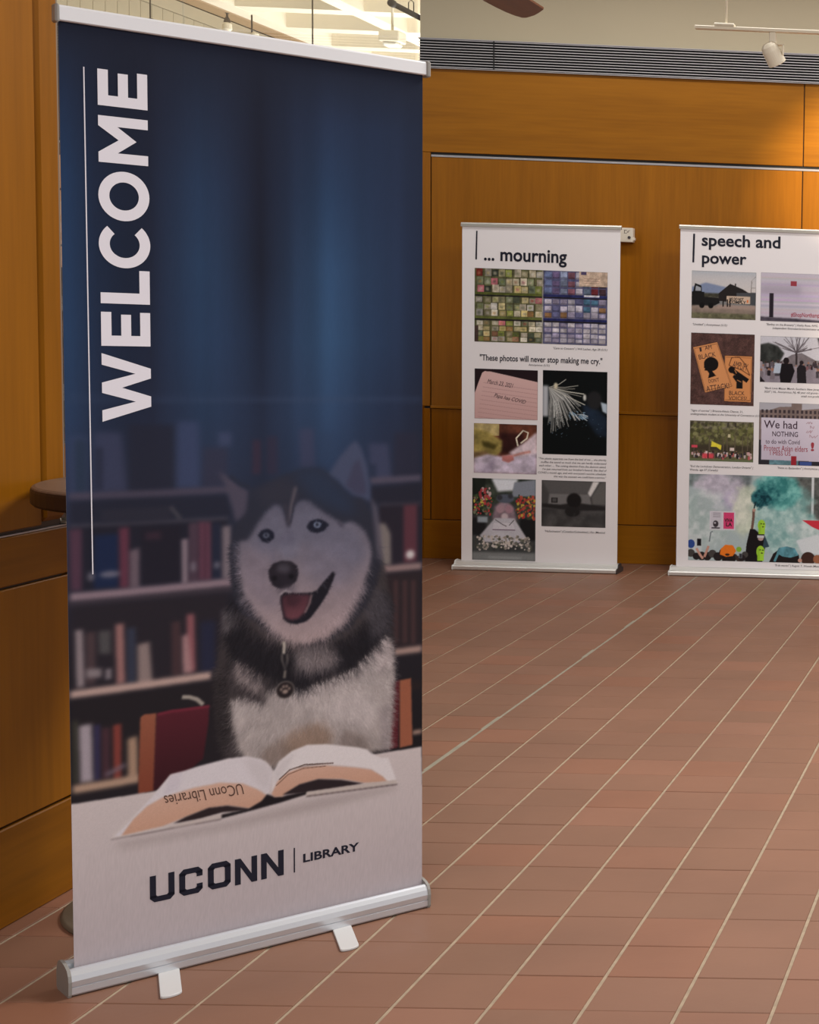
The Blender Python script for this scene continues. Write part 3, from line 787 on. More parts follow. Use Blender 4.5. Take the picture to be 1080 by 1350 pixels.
    P(head, (44, 48, 64), rgb2=(42, 40, 46), soft=5)
    P([(475.4, 1106.8), (502.6, 1114.6), (540.5, 1111.3), (568.3, 1088.6), (607, 1036.1), (621.2, 995.2), (568, 1012.9), (516, 1046.4), (495.6, 1074.1)], (43, 53, 74), soft=13, alpha=.9)
    P([(398.7, 1075.2), (451.8, 1093.7), (482, 1074.7), (471.6, 1025.7), (451.5, 1033.9), (406.6, 1029.4)], (52, 52, 64), soft=10, alpha=.6)
    P([(557.8, 1098.1), (580.7, 1135), (605.6, 1164.9), (619.9, 1175.3), (632.4, 1158.6), (646.7, 1114.4), (653.9, 1066.6), (655.6, 1026.2), (637.5, 1038.1), (614.2, 1046.6), (594.6, 1064), (577, 1084.6)], (68, 75, 100), soft=4)
    P([(596.4, 1069.3), (614.4, 1119.3), (628.7, 1133.3), (643, 1074.4), (646.6, 1045), (621.3, 1046.3)], (62, 62, 84), soft=4, alpha=.85)
    P([(655.6, 1039), (670.2, 1014.3), (681.1, 954.5), (684.7, 880.1), (670, 888.8), (664.6, 955.7)], (96, 90, 102), soft=4, alpha=.7)
    # white face
    face = [(357.2, 952.6), (378.3, 954.5), (388.2, 971.3), (399.8, 993.2), (416.4, 1016.6), (436.4, 1033), (449.8, 1026.9), (458, 1001.8), (461.3, 983.9), (466.3, 980), (471.5, 1002.7), (478.4, 1025.3), (492, 1038.7), (509.1, 1037.8), (526.2, 1022.6), (547, 1005.2), (571.4, 989.2), (589.1, 977.2), (606.9, 983.4), (624.8, 973.1), (642.8, 953.5), (653.6, 927), (657.2, 899), (651.7, 866.3), (638.9, 830.5), (620.7, 791.8), (588.3, 743.8), (552.9, 715), (528.4, 710.7), (500.6, 703.2), (476.7, 706.1), (453, 719.8), (426.3, 744.3), (404.9, 769.7), (383.7, 801.9), (364.4, 835.4), (358.2, 872.6), (355.3, 916.3)]
    P(face, (84, 85, 104), rgb2=(164, 144, 144), soft=4.0)
    P([(381.5, 954.3), (414.6, 990.4), (441.4, 1020.4), (454.6, 987.8), (464.5, 969.5), (481.7, 1018), (505.6, 1027.3), (560.9, 980.9), (621.1, 958.7), (646.3, 901.8), (620.9, 876.3), (498.4, 940.4), (397.6, 912.9)], (98, 98, 116), soft=10, alpha=.7)
    P([(498.4, 949.3), (603.2, 950.8), (635.4, 884.2), (602.9, 832.1), (532.4, 838.7), (491.3, 887.3)], (108, 105, 122), soft=16, alpha=.6)
    P([(365.1, 932.9), (414.2, 929.1), (423.6, 849), (463.6, 791.8), (413.3, 797.1), (374.2, 844.9)], (120, 110, 122), soft=12, alpha=.6)
    P([(441.1, 971.1), (468, 979.9), (491.6, 956.9), (484.5, 905.8), (447.3, 903.5)], (106, 105, 122), soft=8, alpha=.8)
    L([(466.3, 987.1), (471.6, 1025.7), (482, 1071.2)], 6, (96, 88, 96), soft=2.5)
    L([(458.2, 1033.5), (463.1, 1005), (466.3, 976.4)], 7, (56, 54, 66), soft=2.5)
    L([(488.7, 1056.7), (478.4, 1032.4), (469.7, 986.8)], 4, (50, 50, 64), soft=2)
    P([(440.9, 949.9), (464.6, 980.1), (478.1, 968.5), (481.3, 943.4), (454.2, 931.3)], (92, 90, 108), soft=5, alpha=.6)
    P([(422.6, 944.3), (434.1, 925.8), (440.6, 897), (427.2, 894.6)], (110, 106, 124), soft=5, alpha=.5)
    P([(573.2, 987.3), (589.1, 979.1), (592.6, 967.9), (582, 970.5)], (66, 64, 78), soft=3, alpha=.8)
    # eyes
    for e, (ix, iz), r in (([(398, 963.6), (406.3, 975.2), (421.1, 977.7), (432.7, 968.2), (434.3, 955.7), (420.9, 944.4), (407.7, 948.9)], [(416.1, 963.2)][0], 7.0),
                           ([(505.4, 975.6), (514, 989.3), (533, 993.5), (550.4, 985.2), (557.4, 977.5), (545.1, 963.9), (529.4, 959.6), (513.9, 964.3)], [(530.4, 980.2)][0], 8.6)):
        P(e, (30, 32, 46), soft=2)
        dim = r < 8
        k.disc((ix, iz), r * .92, (112, 118, 138) if dim else (150, 164, 192), soft=1.2)
        k.disc((ix, iz), r * .58, (30, 32, 44), soft=.8)
        k.disc((ix + 2, iz + 2.5), r * .18, (150, 160, 178), soft=.8)
        L([(ix - r * 1.6, iz + r * .55), (ix - r * .4, iz + r * 1.0), (ix + r * .9, iz + r * .8), (ix + r * 1.8, iz + r * .2)], r * .55, (30, 32, 46), soft=1)
    # nose, mouth
    P([(420.5, 881), (430.6, 896), (450.7, 901.4), (470.9, 898), (484.4, 886.1), (487.8, 869.8), (482.5, 850.6), (465.5, 836.1), (446.9, 834.4), (430.3, 844.8), (422.1, 861.5)], (38, 34, 42), soft=2)
    P([(440.6, 893.4), (464.1, 893.2), (470.8, 880.2), (460.6, 870.4), (440.5, 875.8)], (74, 70, 80), soft=4, alpha=.8)
    k.disc([(433.7, 862.2)][0], 6, (22, 20, 26), soft=2); k.disc([(470.7, 862.4)][0], 6, (22, 20, 26), soft=2)
    P([(436.9, 833.6), (477.4, 843.9), (484.1, 829), (463.7, 820.3), (443.5, 822.3)], (96, 88, 98), soft=4, alpha=.7)
    P([(446.9, 820.2), (455.3, 828.2), (480.7, 822.2), (516.7, 820.4), (528.9, 824.6), (541.1, 839.7), (555.1, 854.7), (565.7, 866.5), (571, 858.7), (563.9, 839.4), (553.2, 815), (539.2, 792.9), (525.2, 774.4), (514.7, 761.1), (500.9, 751.8), (480.3, 748.8), (463.3, 754.3), (453.3, 764.3), (450, 784.3), (446.8, 802.4)], (30, 28, 36), soft=1.4)
    P([(450.2, 818.1), (480.7, 818.6), (513.2, 815.4), (509.7, 795.9), (501, 777), (487.2, 762.4), (470.2, 760.7), (456.7, 767.5), (451.7, 793)], (68, 40, 50), rgb2=(112, 68, 76), soft=2.5)
    P([(457, 821), (477.3, 818.9), (494.3, 806.5), (480.5, 790), (460.2, 795.7)], (58, 36, 44), soft=4, alpha=.8)
    L([(516.7, 815), (511.4, 793.9), (501, 773.4)], 3.5, (160, 132, 134), soft=1.2, alpha=.8)
    L([(542.8, 837.8), (549.8, 826.2)], 2, (90, 88, 96), soft=.8, alpha=.6)
    L([(445.2, 822.1), (457, 829.8), (470.5, 825)], 3, (170, 160, 166), soft=1)
    for reg, sd in ((face, 41), (body, 42)):
        r_ = k.mask(reg, 4)
        n_ = value_noise(r_[1].shape[0], r_[1].shape[1], 16, sd, 4)
        k.a[r_[0]] *= (1 + .16 * r_[1] * (n_ - .5))[..., None]
    # fur: strands smeared outward
    cxh, czh = [(498.1, 895.7)][0]
    outw = lambda x, z: math.atan2(z - czh, x - cxh)
    k.hair(face, 2600, 9, outw, .35, jitter=.03, alpha=.35, seed=4)
    k.hair([(364.3, 819.7), (404.8, 759.1), (454.6, 710.6), (500.6, 697.8), (552.8, 705.9), (599, 740.8), (649.8, 827.7), (635.3, 832.7), (584.9, 769.8), (540.7, 732.8), (490.4, 720.6), (446.4, 736.6), (403.3, 784), (374.1, 832.7)], 2600, 15, outw, .3, jitter=.05, alpha=.6, seed=5)
    k.hair([(341, 943.4), (358.8, 950.8), (364.4, 837.2), (388.4, 773.3), (372.1, 775.1), (345.2, 856.4)], 700, 12, outw, .3, jitter=.15, alpha=.6, seed=6)
    dn = lambda x, z: -math.pi / 2 + (x - cxh) * 0.0035
    k.hair(ruff, 5200, 24, dn, .35, jitter=.16, alpha=.55, seed=7)
    k.hair(body, 6000, 22, dn, .35, jitter=.07, alpha=.5, seed=8)
    k.hair([(330.9, 683.9), (404, 638.9), (462.5, 603.8), (531.4, 593.9), (620.3, 627.4), (693.7, 683.3), (693.7, 636.4), (620.2, 571.8), (531.2, 548.3), (428.6, 572.9), (330.2, 605.3)], 2600, 22, dn, .3, jitter=.08, alpha=.5, seed=9)
    k.hair([(305.2, 669.9), (327.5, 666.9), (335.5, 455.1), (316.4, 484.9)], 700, 16, math.pi * 1.1, .4, jitter=.2, alpha=.5, seed=10)
    k.hair([(693.7, 692.6), (712.4, 690.4), (712.2, 416.2), (693.5, 419.4)], 600, 12, -.6, .4, jitter=.1, alpha=.5, seed=12)
    # lead clip and tag
    L([(453, 710.8), (454.6, 699.9), (452.8, 682.2)], 6, (176, 168, 158), soft=1)
    L([(449.4, 682.7), (449.3, 668.4), (455.9, 642.4), (461.2, 666.8), (461.2, 681.2)], 3.5, (96, 90, 88), soft=.8)
    L([(455.9, 642.4), (454.1, 624.7)], 5, (120, 112, 106), soft=1)
    tc_ = [(455.7, 596.7)][0]
    k.disc(tc_, 20.5, (120, 112, 108), soft=1); k.disc(tc_, 19, (40, 34, 36), soft=1)
    k.disc((tc_[0], tc_[1] - 4), 6.5, (142, 124, 116), ry=5, soft=1)
    for dx, dz in ((-9, 2), (-3.5, 8), (3.5, 8), (9, 2)): k.disc((tc_[0] + dx, tc_[1] + dz), 2.8, (142, 124, 116), ry=3.6, soft=.8)
    # ---- table and open book
    P([(11.7, 412.6), (149.8, 410.2), (461.4, 407.2), (780.8, 406.2), (788.9, 23.6), (6.1, 24.3)], (196, 185, 184), rgb2=(178, 167, 170), soft=.8)
    P([(96.6, 309.4), (327.8, 308), (530.2, 324.5), (712.2, 319), (723.5, 309.1), (547.7, 295.1), (343.9, 290.4), (111.1, 292.7)], (150, 138, 136), soft=7, alpha=.5)
    P([(90.9, 320.8), (96.9, 333), (172.2, 397.3), (210.8, 441.3), (411, 436.2), (430.9, 405.6), (420.5, 353.5), (377, 326.3), (315, 319.6), (96.7, 317.9)], (196, 186, 184), soft=.8)
    P([(96.8, 324.6), (120.7, 344.9), (164.6, 390.3), (184.5, 410.3), (210.8, 439.6), (268.4, 449.7), (329, 456.2), (369.7, 454.3), (402.7, 441.3), (422.6, 419.7), (427.5, 402.6), (417.1, 354.2), (402.2, 367.9), (361, 391.9), (312.5, 403), (257, 403.1), (205.7, 394.1), (162.9, 380.3), (135.7, 355.3), (111.5, 323.1)], (206, 199, 203), soft=1)
    P([(210.8, 439.6), (234, 442.2), (227.4, 405.4), (193.4, 394.8)], (196, 188, 196), soft=3, alpha=.8)
    P([(361.5, 450.4), (402.6, 437.7), (424.2, 415.8), (420.5, 364.3), (402.2, 375.1), (385.8, 396.1)], (190, 182, 184), soft=6, alpha=.6)
    P([(111.5, 323.1), (135.7, 355.3), (162.9, 378.6), (194.9, 392.8), (256.9, 401.4), (312.5, 403), (361, 391.9), (393.9, 371.3), (413.8, 353), (401.9, 335.6), (373.7, 330.6), (328.1, 346.9), (288, 348), (240.7, 338.6), (194.2, 327.5)], (202, 166, 148), rgb2=(190, 148, 126), soft=1)
    P([(214.2, 328.5), (240.7, 338.6), (288.1, 349.8), (328.1, 346.9), (373.7, 330.6), (370.4, 327.7), (316.7, 333.4), (267.3, 327.8)], (46, 36, 38), soft=1)
    P([(195.7, 325.5), (267.3, 327.8), (315.1, 330.2), (315, 319.6), (217.2, 317.5)], (188, 176, 172), soft=.8)
    P([(315.1, 328.4), (373.7, 330.6), (402, 342.8), (413.8, 356.6), (430.5, 347.9), (447.4, 344.6), (502.4, 346.5), (504.1, 338.9), (444, 330.8), (377, 324.5), (315, 319.6)], (33, 28, 31), soft=.8)
    P([(427.5, 406.2), (441.2, 428.9), (470.2, 449.1), (504.6, 457.7), (548.3, 452), (619.8, 432.2), (645.4, 422.1), (656.4, 410.8), (678.5, 395.5), (697.2, 392.2), (719.7, 325.2), (700.9, 325), (684.1, 347.2), (652.6, 373.8), (583.7, 393.9), (530.6, 407.3), (487.1, 407.9), (451.1, 389.2), (423.9, 358.3)], (212, 205, 206), soft=1)
    P([(429.2, 405.9), (447.9, 429.5), (478.7, 444), (461.4, 414.4), (430.7, 373.2)], (192, 184, 186), soft=4, alpha=.7)
    P([(423.8, 354.7), (437.5, 382.7), (461.4, 399.9), (495.7, 406.3), (548.1, 400.4), (619.7, 381.7), (656.3, 369.4), (684.1, 347.2), (695.3, 331.7), (637.9, 340.8), (583.6, 360.5), (530.4, 370.5), (486.9, 364.2), (447.4, 344.6), (430.5, 346.1)], (200, 162, 144), rgb2=(188, 146, 124), soft=1)
    L([(440.9, 385.7), (464.8, 404.7), (499.2, 411.2), (565.9, 402.7)], 2.5, (84, 62, 54), soft=.7)
    L([(434.1, 372.5), (461.3, 394.5), (495.7, 402.7), (548.1, 398.6)], 1.8, (110, 82, 68), soft=.7)
    P([(447.5, 348.2), (486.9, 366), (530.4, 370.5), (583.6, 358.6), (637.9, 338.9), (583.5, 340), (502.4, 342.9)], (44, 35, 38), soft=1)
    P([(502.4, 344.7), (601.5, 340.3), (717.8, 333.2), (719.7, 323.3), (502.3, 333.7)], (186, 174, 168), soft=.8)
    L([(502.3, 333.7), (719.7, 321.3)], 2.5, (70, 58, 58), soft=1)
    L([(90.9, 319.1), (315, 317.8)], 2, (96, 84, 84), soft=1)
    k.speck(.05)
    return k

ink = welcome_print()
zs = np.concatenate([np.arange(PZ0, 300, 12.0), np.arange(300, 1262, 1.7), np.arange(1262, PZ1 - 6, 12.0), [PZ1]])
xs = np.arange(PW0, PW1 + 0.1, 1.7); xs[-1] = PW1
graphic = ink.sheet('graphic', 0.030, WB, 0.0, xs, zs)
box('backing_sheet', (PW0 / 1000, 0.0306, PZ0 / 1000 - 0.02), (PW1 / 1000, 0.0312, PZ1 / 1000), mat('grey_backing', (120, 120, 122), .7), WB)
tag(graphic, 'navy printed sheet with WELCOME, husky, bookshelves and open book')

# WELCOME, read upwards: letter space a (along) / b (height) -> x = 181 - b, z = a
YT = 0.0294
def W2(a, b): return ((181.0 - b) / 1000.0, a / 1000.0)
def wl(name, polys): return flat_polys('letter', [[W2(*p) for p in pl] for pl in polys], YT, M_INKWHITE, graphic)
S_ = 22.0
def ring(cx, cz, ro_a, ro_b, ri_a, ri_b, t0, t1, n=44):
    out = []
    for i in range(n):
        a0 = t0 + (t1 - t0) * i / n; a1 = t0 + (t1 - t0) * (i + 1) / n
        out.append([(cx + ro_a * math.cos(a0), cz + ro_b * math.sin(a0)), (cx + ro_a * math.cos(a1), cz + ro_b * math.sin(a1)),
                    (cx + ri_a * math.cos(a1), cz + ri_b * math.sin(a1)), (cx + ri_a * math.cos(a0), cz + ri_b * math.sin(a0))])
    return out
def letter_e(a0, a1): return [[(a0, 0), (a0 + S_, 0), (a0 + S_, 94), (a0, 94)], [(a0 + S_, 0), (a1, 0), (a1, 19.5), (a0 + S_, 19.5)],
                              [(a0 + S_, 37), (a1 - 5, 37), (a1 - 5, 56), (a0 + S_, 56)], [(a0 + S_, 74.5), (a1, 74.5), (a1, 94), (a0 + S_, 94)]]
# W
wl('W', [[(1229.5, 94), (1254, 94), (1272, 30), (1291, 94), (1313, 94), (1332, 30), (1351, 94), (1375.5, 94), (1343, 0), (1322, 0), (1302, 56), (1283, 0), (1261, 0)]])
wl('E', letter_e(1391, 1463))
wl('L', [[(1481, 0), (1481 + S_ + 1, 0), (1481 + S_ + 1, 94), (1481, 94)], [(1481 + S_ + 1, 0), (1552.5, 0), (1552.5, 20), (1481 + S_ + 1, 20)]])
wl('C', ring(1607, 47, 50, 49, 28.5, 28.5, math.radians(42), math.radians(318)))
wl('O', ring(1708.5, 47, 52, 48.5, 29.5, 28, 0, 2 * math.pi))
wl('M', [[(1777, 0), (1798, 0), (1798, 94), (1777, 94)], [(1853, 0), (1874, 0), (1874, 94), (1853, 94)],
         [(1798, 94), (1798, 58), (1825.5, 22), (1825.5, 56)], [(1853, 94), (1853, 58), (1825.5, 22), (1825.5, 56)]])
wl('E', letter_e(1895, 1970))
flat_polys('rule', [[(0.0611, 1.9695), (0.0633, 1.9695), (0.0655, 0.904), (0.0633, 0.904)]], YT, M_INKWHITE, graphic)
# wordmark
def wm(name, polys): return flat_polys('letter', [[(p[0] / 1000, p[1] / 1000) for p in pl] for pl in polys], YT, M_INKDARK, graphic)
T, B_, st = 219.0, 158.5, 12.5
def octo(x0, x1, gaps=()):
    """Square-shouldered rounded block letter; gaps leave out sides: 'top', 'right'."""
    c, ci = 9.0, 3.0; o = []
    xl, xr, zt, zb = x0, x1, T, B_
    o.append([(xl, zb + c), (xl + st, zb + c), (xl + st, zt - c), (xl, zt - c)])
    o.append([(xl, zb + c), (xl + c, zb), (xl + st + ci, zb + 12.5), (xl + st, zb + 12.5 + ci), (xl + st, zb + c + 6), (xl, zb + c + 6)])
    o.append([(xl + c, zb), (xr - c, zb), (xr - st - ci, zb + 12.5), (xl + st + ci, zb + 12.5)])
    o.append([(xr - c, zb), (xr, zb + c), (xr, zb + c + 6), (xr - st, zb + c + 6), (xr - st, zb + 12.5 + ci), (xr - st - ci, zb + 12.5)])
    if 'right' not in gaps: o.append([(xr - st, zb + c), (xr, zb + c), (xr, zt - c), (xr - st, zt - c)])
    else:
        o.append([(xr - st, zb + c), (xr, zb + c), (xr, zb + 22), (xr - st, zb + 22)])
        o.append([(xr - st, zt - 22), (xr, zt - 22), (xr, zt - c), (xr - st, zt - c)])
    if 'top' not in gaps:
        o.append([(xl, zt - c), (xl, zt - c - 6), (xl + st, zt - c - 6), (xl + st, zt - 12.5 - ci), (xl + st + ci, zt - 12.5), (xl + c, zt)])
        o.append([(xl + c, zt), (xl + st + ci, zt - 12.5), (xr - st - ci, zt - 12.5), (xr - c, zt)])
        o.append([(xr - c, zt), (xr - st - ci, zt - 12.5), (xr - st, zt - 12.5 - ci), (xr - st, zt - c - 6), (xr, zt - c - 6), (xr, zt - c)])
    else:
        o.append([(xl, zt - c), (xl + st, zt - c), (xl + st, zt), (xl, zt)]); o.append([(xr - st, zt - c), (xr, zt - c), (xr, zt), (xr - st, zt)])
    return o
wm('U', octo(166, 216, ('top',))); wm('C', octo(225.5, 274, ('right',))); wm('O', octo(285, 333.5))
def blk_n(x0, x1): return [[(x0, B_), (x0 + 12.5, B_), (x0 + 12.5, T), (x0, T)], [(x1 - 12.5, B_), (x1, B_), (x1, T), (x1 - 12.5, T)],
                           [(x0 + 12.5, T), (x0 + 12.5, T - 21), (x1 - 12.5, B_), (x1 - 12.5, B_ + 21)]]
T, B_ = 217.0, 156.0
wm('N', blk_n(342.5, 391)); wm('N', blk_n(399.5, 450))
flat_polys('rule', [[(0.4725, 0.156), (0.4755, 0.156), (0.4755, 0.2155), (0.4725, 0.2155)]], YT, M_INKDARK, graphic)
text('LIBRARY', 0.030, 0.4925, 0.176, YT, M_INKDARK, graphic, width=0.1315, height=0.021, bold=0.03)
# printed words on the book's page, seen upside down
text('UConn Libraries', 0.03, 0.360, 0.3925, YT, mat('brown_ink', (84, 58, 46), .7), graphic, angle=math.pi - 0.02, width=0.168, height=0.026, shear=-0.35)

# roller base, rail, feet, pole
prof = [(0.003, 0.002), (0.0, 0.006), (0.0, 0.019), (0.0025, 0.0205), (0.0, 0.022), (-0.0015, 0.034), (0.001, 0.046), (0.007, 0.0545),
        (0.013, 0.0575), (0.018, 0.0575), (0.022, 0.054), (0.024, 0.046), (0.040, 0.046), (0.042, 0.060), (0.050, 0.066), (0.060, 0.064),
        (0.069, 0.055), (0.075, 0.038), (0.075, 0.008), (0.070, 0.002)]
cass = prism('roller_base', prof, 'x', 0.003, 0.783, M_ALU, WB)
cap_prof = [(0.001, 0.0), (-0.002, 0.006), (-0.0035, 0.034), (-0.001, 0.047), (0.006, 0.0575), (0.016, 0.0625), (0.030, 0.0665), (0.050, 0.069),
            (0.062, 0.066), (0.071, 0.056), (0.077, 0.038), (0.077, 0.006), (0.072, 0.0)]
for x0, x1 in ((-0.003, 0.0035), (0.7825, 0.789)): prism('end_cap', cap_prof, 'x', x0, x1, M_ALUCAP, WB)
box('slot', (0.0035, 0.0225, 0.0455), (0.7825, 0.0405, 0.0475), M_BLACK, WB)
def foot(x0, skew):
    w, ln, r = 0.043, 0.150, 0.02
    pts = [(0, 0.04), (0, -ln + r)] + [(w / 2 - w / 2 * math.cos(t), -ln + r - 0.012 * math.sin(t)) for t in np.linspace(0.25, math.pi - .25, 8)] + [(w, -ln + r), (w, 0.04)]
    pts = [(x0 + p[0] + p[1] * skew, p[1]) for p in pts]
    prism('foot', pts, 'z', 0.0, 0.0055, M_FOOT, WB, 0.001)
foot(0.171, 0.30); foot(0.550, 0.30)
rail = prism('top_rail', [(0.019, 2.058), (0.019, 2.084), (0.022, 2.088), (0.038, 2.088), (0.042, 2.083), (0.042, 2.060), (0.038, 2.056), (0.022, 2.056)], 'x', 0.017, 0.786, M_RAIL, WB)
for x0, x1 in ((0.009, 0.0172), (0.7858, 0.797)): box('end_cap', (x0, 0.017, 2.052), (x1, 0.044, 2.090), M_ALUCAP, rail, 0.003)
tube('support_pole', [(0.4, 0.058, 0.066), (0.4, 0.056, 1.0), (0.4, 0.050, 2.07)], 0.009, M_ALU, WB)

# ------------------------------------------------------------------ exhibition banners
def exhibition_banner(name, x_left, label, z_tl, z_tr, zbot=0.040):
    e = empty(name, (x_left, 9.44, 0.0))
    tag(e, label, 'banner')
    W = 0.905
    bm = bmesh.new()
    vs = [bm.verts.new(v) for v in ((0, .0102, zbot), (W, .0102, zbot), (W, .0102, z_tr), (0, .0102, z_tl))]
    v2 = [bm.verts.new((v.co.x, .0110, v.co.z)) for v in vs]
    bm.faces.new(vs); bm.faces.new(v2[::-1])
    for i in range(4): bm.faces.new((vs[i], v2[i], v2[(i + 1) % 4], vs[(i + 1) % 4]))
    sheet = bm_obj('graphic', bm, M_VINYL, e)
    # flat stepped base
    p = [(-0.055, 0.002), (-0.060, 0.006), (-0.060, 0.022), (-0.055, 0.027), (-0.022, 0.030), (-0.020, 0.036), (-0.014, 0.046), (-0.006, 0.050),
         (0.004, 0.048), (0.006, 0.040), (0.016, 0.040), (0.018, 0.050), (0.030, 0.052), (0.040, 0.046), (0.046, 0.030), (0.080, 0.024), (0.085, 0.004), (0.080, 0.0)]
    b = prism('roller_base', p, 'x', -0.026, W + 0.012, mat('satin_aluminium', (216, 214, 210), .38, .6), e)
    pc = [(-0.058, 0.0), (-0.062, 0.006), (-0.062, 0.024), (-0.055, 0.029), (-0.024, 0.032), (-0.016, 0.048), (-0.006, 0.053), (0.030, 0.055), (0.043, 0.047),
          (0.049, 0.032), (0.082, 0.026), (0.087, 0.004), (0.080, 0.0)]
    prism('end_cap', pc, 'x', -0.031, -0.0255, mat('light_cap', (206, 204, 200), .45), b)
    prism('end_cap', pc, 'x', W + 0.0115, W + 0.017, mat('dark_cap', (58, 54, 54), .4), b)
    bm = bmesh.new(); tl, tr = Vector((-0.006, 0, z_tl)), Vector((W + 0.006, 0, z_tr))
    pr = [(0.003, -0.006), (0.003, 0.010), (0.008, 0.017), (0.017, 0.015), (0.019, 0.004), (0.016, -0.006)]
    A = [bm.verts.new((tl.x, y, tl.z + z)) for y, z in pr]; B = [bm.verts.new((tr.x, y, tr.z + z)) for y, z in pr]
    for i in range(6): bm.faces.new((A[i], A[(i + 1) % 6], B[(i + 1) % 6], B[i]))
    bm.faces.new(A[::-1]); bm.faces.new(B)
    bm_obj('top_rail', bm, mat('rail_aluminium', (190, 184, 174), .35, .8), e)
    tube('support_pole', [(W / 2, .034, .05), (W / 2, .030, 1.0), (W / 2, .026, min(z_tl, z_tr) - .002)], .008, M_ALU, e)
    return e, sheet

YI, YT2 = 0.0094, 0.0088
def photo(rect, sheet, draw, res=3.0, label=None, base=(120, 120, 120)):
    """rect: [(x_left, z_top), (x_right, z_bottom)] in mm on the sheet; draw(k, w, h, X, Z) paints with the origin bottom left."""
    (xa, zb), (xb, za) = rect
    k = Ink(0, xb - xa, 0, zb - za, res, base)
    draw(k, xb - xa, zb - za)
    k.x0 += 0; o = k.sheet('photo', YI, sheet, xa / 1000.0)
    o.data.transform(Matrix.Translation((0, 0, za / 1000.0)))
    if label: o['label'] = label
    return o

def cards(k, w, h):
    g = np.random.default_rng(31)
    k.rect(0, 0, w, h, (92, 92, 62)); k.rect(w * .515, 0, w, h, (84, 84, 116))
    pal_l = [(214, 204, 176), (222, 214, 196), (176, 168, 130), (206, 190, 140), (170, 60, 50), (214, 200, 170), (150, 160, 80), (196, 150, 90), (206, 120, 130), (110, 120, 96), (228, 214, 190), (70, 76, 66), (180, 130, 100), (134, 140, 108), (214, 194, 130), (226, 220, 210), (200, 192, 178)]
    pal_r = [(196, 188, 206), (206, 200, 214), (178, 168, 196), (214, 206, 214), (160, 120, 84), (88, 130, 160), (190, 182, 200), (110, 110, 150)]
    bands = ((.66, 1.0), (.34, .63), (0.0, .30))
    for b, (z0, z1) in enumerate(bands):
        nr = 3 if b < 2 else 4
        for r in range(nr):
            zz0 = (z0 + (z1 - z0) * (r / nr)) * h + (3 if r else 8); ch = (z1 - z0) / nr * h
            for c in range(9):
                x0 = (0.015 + c * .0555) * w + g.uniform(-7, 7)
                col_ = pal_l[g.integers(len(pal_l))]; d = g.uniform(.62, 1.0)
                k.rect(x0, zz0, x0 + .048 * w, zz0 + ch * g.uniform(.7, .95), tuple(v * d for v in col_))
                c2 = pal_l[g.integers(len(pal_l))]
                k.rect(x0 + 8, zz0 + ch * .2, x0 + .034 * w, zz0 + ch * .55, tuple(v * .85 for v in c2), alpha=.6, soft=2)
                k.rect(x0 + .048 * w, zz0, x0 + .0555 * w, zz0 + ch, (58, 50, 38), alpha=.6)
            for c in range(8):
                x0 = (0.528 + c * .0585) * w
                col_ = pal_r[g.integers(4 if b == 2 else len(pal_r))]
                if b == 0: col_ = [(116, 130, 172), (112, 96, 134), (150, 160, 190), (138, 92, 106), (198, 192, 206), (112, 128, 150), (150, 60, 68), (70, 50, 58)][c]
                d = g.uniform(.75, 1.0)
                k.rect(x0, zz0, x0 + .050 * w, zz0 + ch * g.uniform(.68, .92), tuple(v * d for v in col_))
                k.rect(x0, zz0, x0 + .050 * w, zz0 + ch * .18, tuple(v * d * .6 for v in col_), alpha=.7)
    k.rect(w * .785, h * .80, w, h, (196, 172, 152)); k.rect(w * .80, h * .955, w * .84, h, (80, 70, 100))
    for z in (.9, .87, .84): k.rect(w * .82, h * z, w * .94, h * z + 3, (150, 124, 110))
    for z, l, r in ((.64, (86, 92, 44), (42, 46, 92)), (.315, (92, 98, 50), (36, 40, 86))):
        k.rect(0, h * z, w * .512, h * (z + .035), l); k.rect(w * .512, h * z, w, h * (z + .035), r)
        k.rect(0, h * (z - .018), w, h * z, (30, 26, 30))
    k.rect(w * .824, h * .655, w * .94, h * .68, (206, 204, 214))
    k.rect(w * .508, 0, w * .516, h, (150, 146, 140)); k.rect(0, 0, w * .03, h * .22, (70, 54, 50)); k.a *= (.72 + .5 * value_noise(k.h, k.w, 7, 4, 3))[..., None]; k.speck(.14)

def notebook(k, w, h):
    k.rect(0, 0, w, h, (36, 24, 28))
    page = [(0, 0), (0, h * .50), (w * .06, h * .72), (w * .12, h * .92), (w * .16, h * .95), (w * .25, h * .945), (w, h * .76), (w, 0)]
    k.poly(page, (212, 176, 172), rgb2=(196, 158, 154), soft=1)
    for i in range(9):
        z = h * (.66 - i * .085); k.line([(w * (.14 - i * .012), z + h * .06), (w, z - h * .065)], 2.2, (158, 120, 124), alpha=.75)

def scribble(k, x, z, dx, dz, n, size, rgb, width, seed):
    g = np.random.default_rng(seed); pts = []
    for i in range(n):
        t = i / (n - 1); pts.append((x + dx * t + g.uniform(-.4, .4) * size, z + dz * t + (size if i % 2 else 0) * g.uniform(.5, 1)))
    for a, b in zip(pts, pts[1:]):
        if g.random() < .82: k.line([a, b], width, rgb)

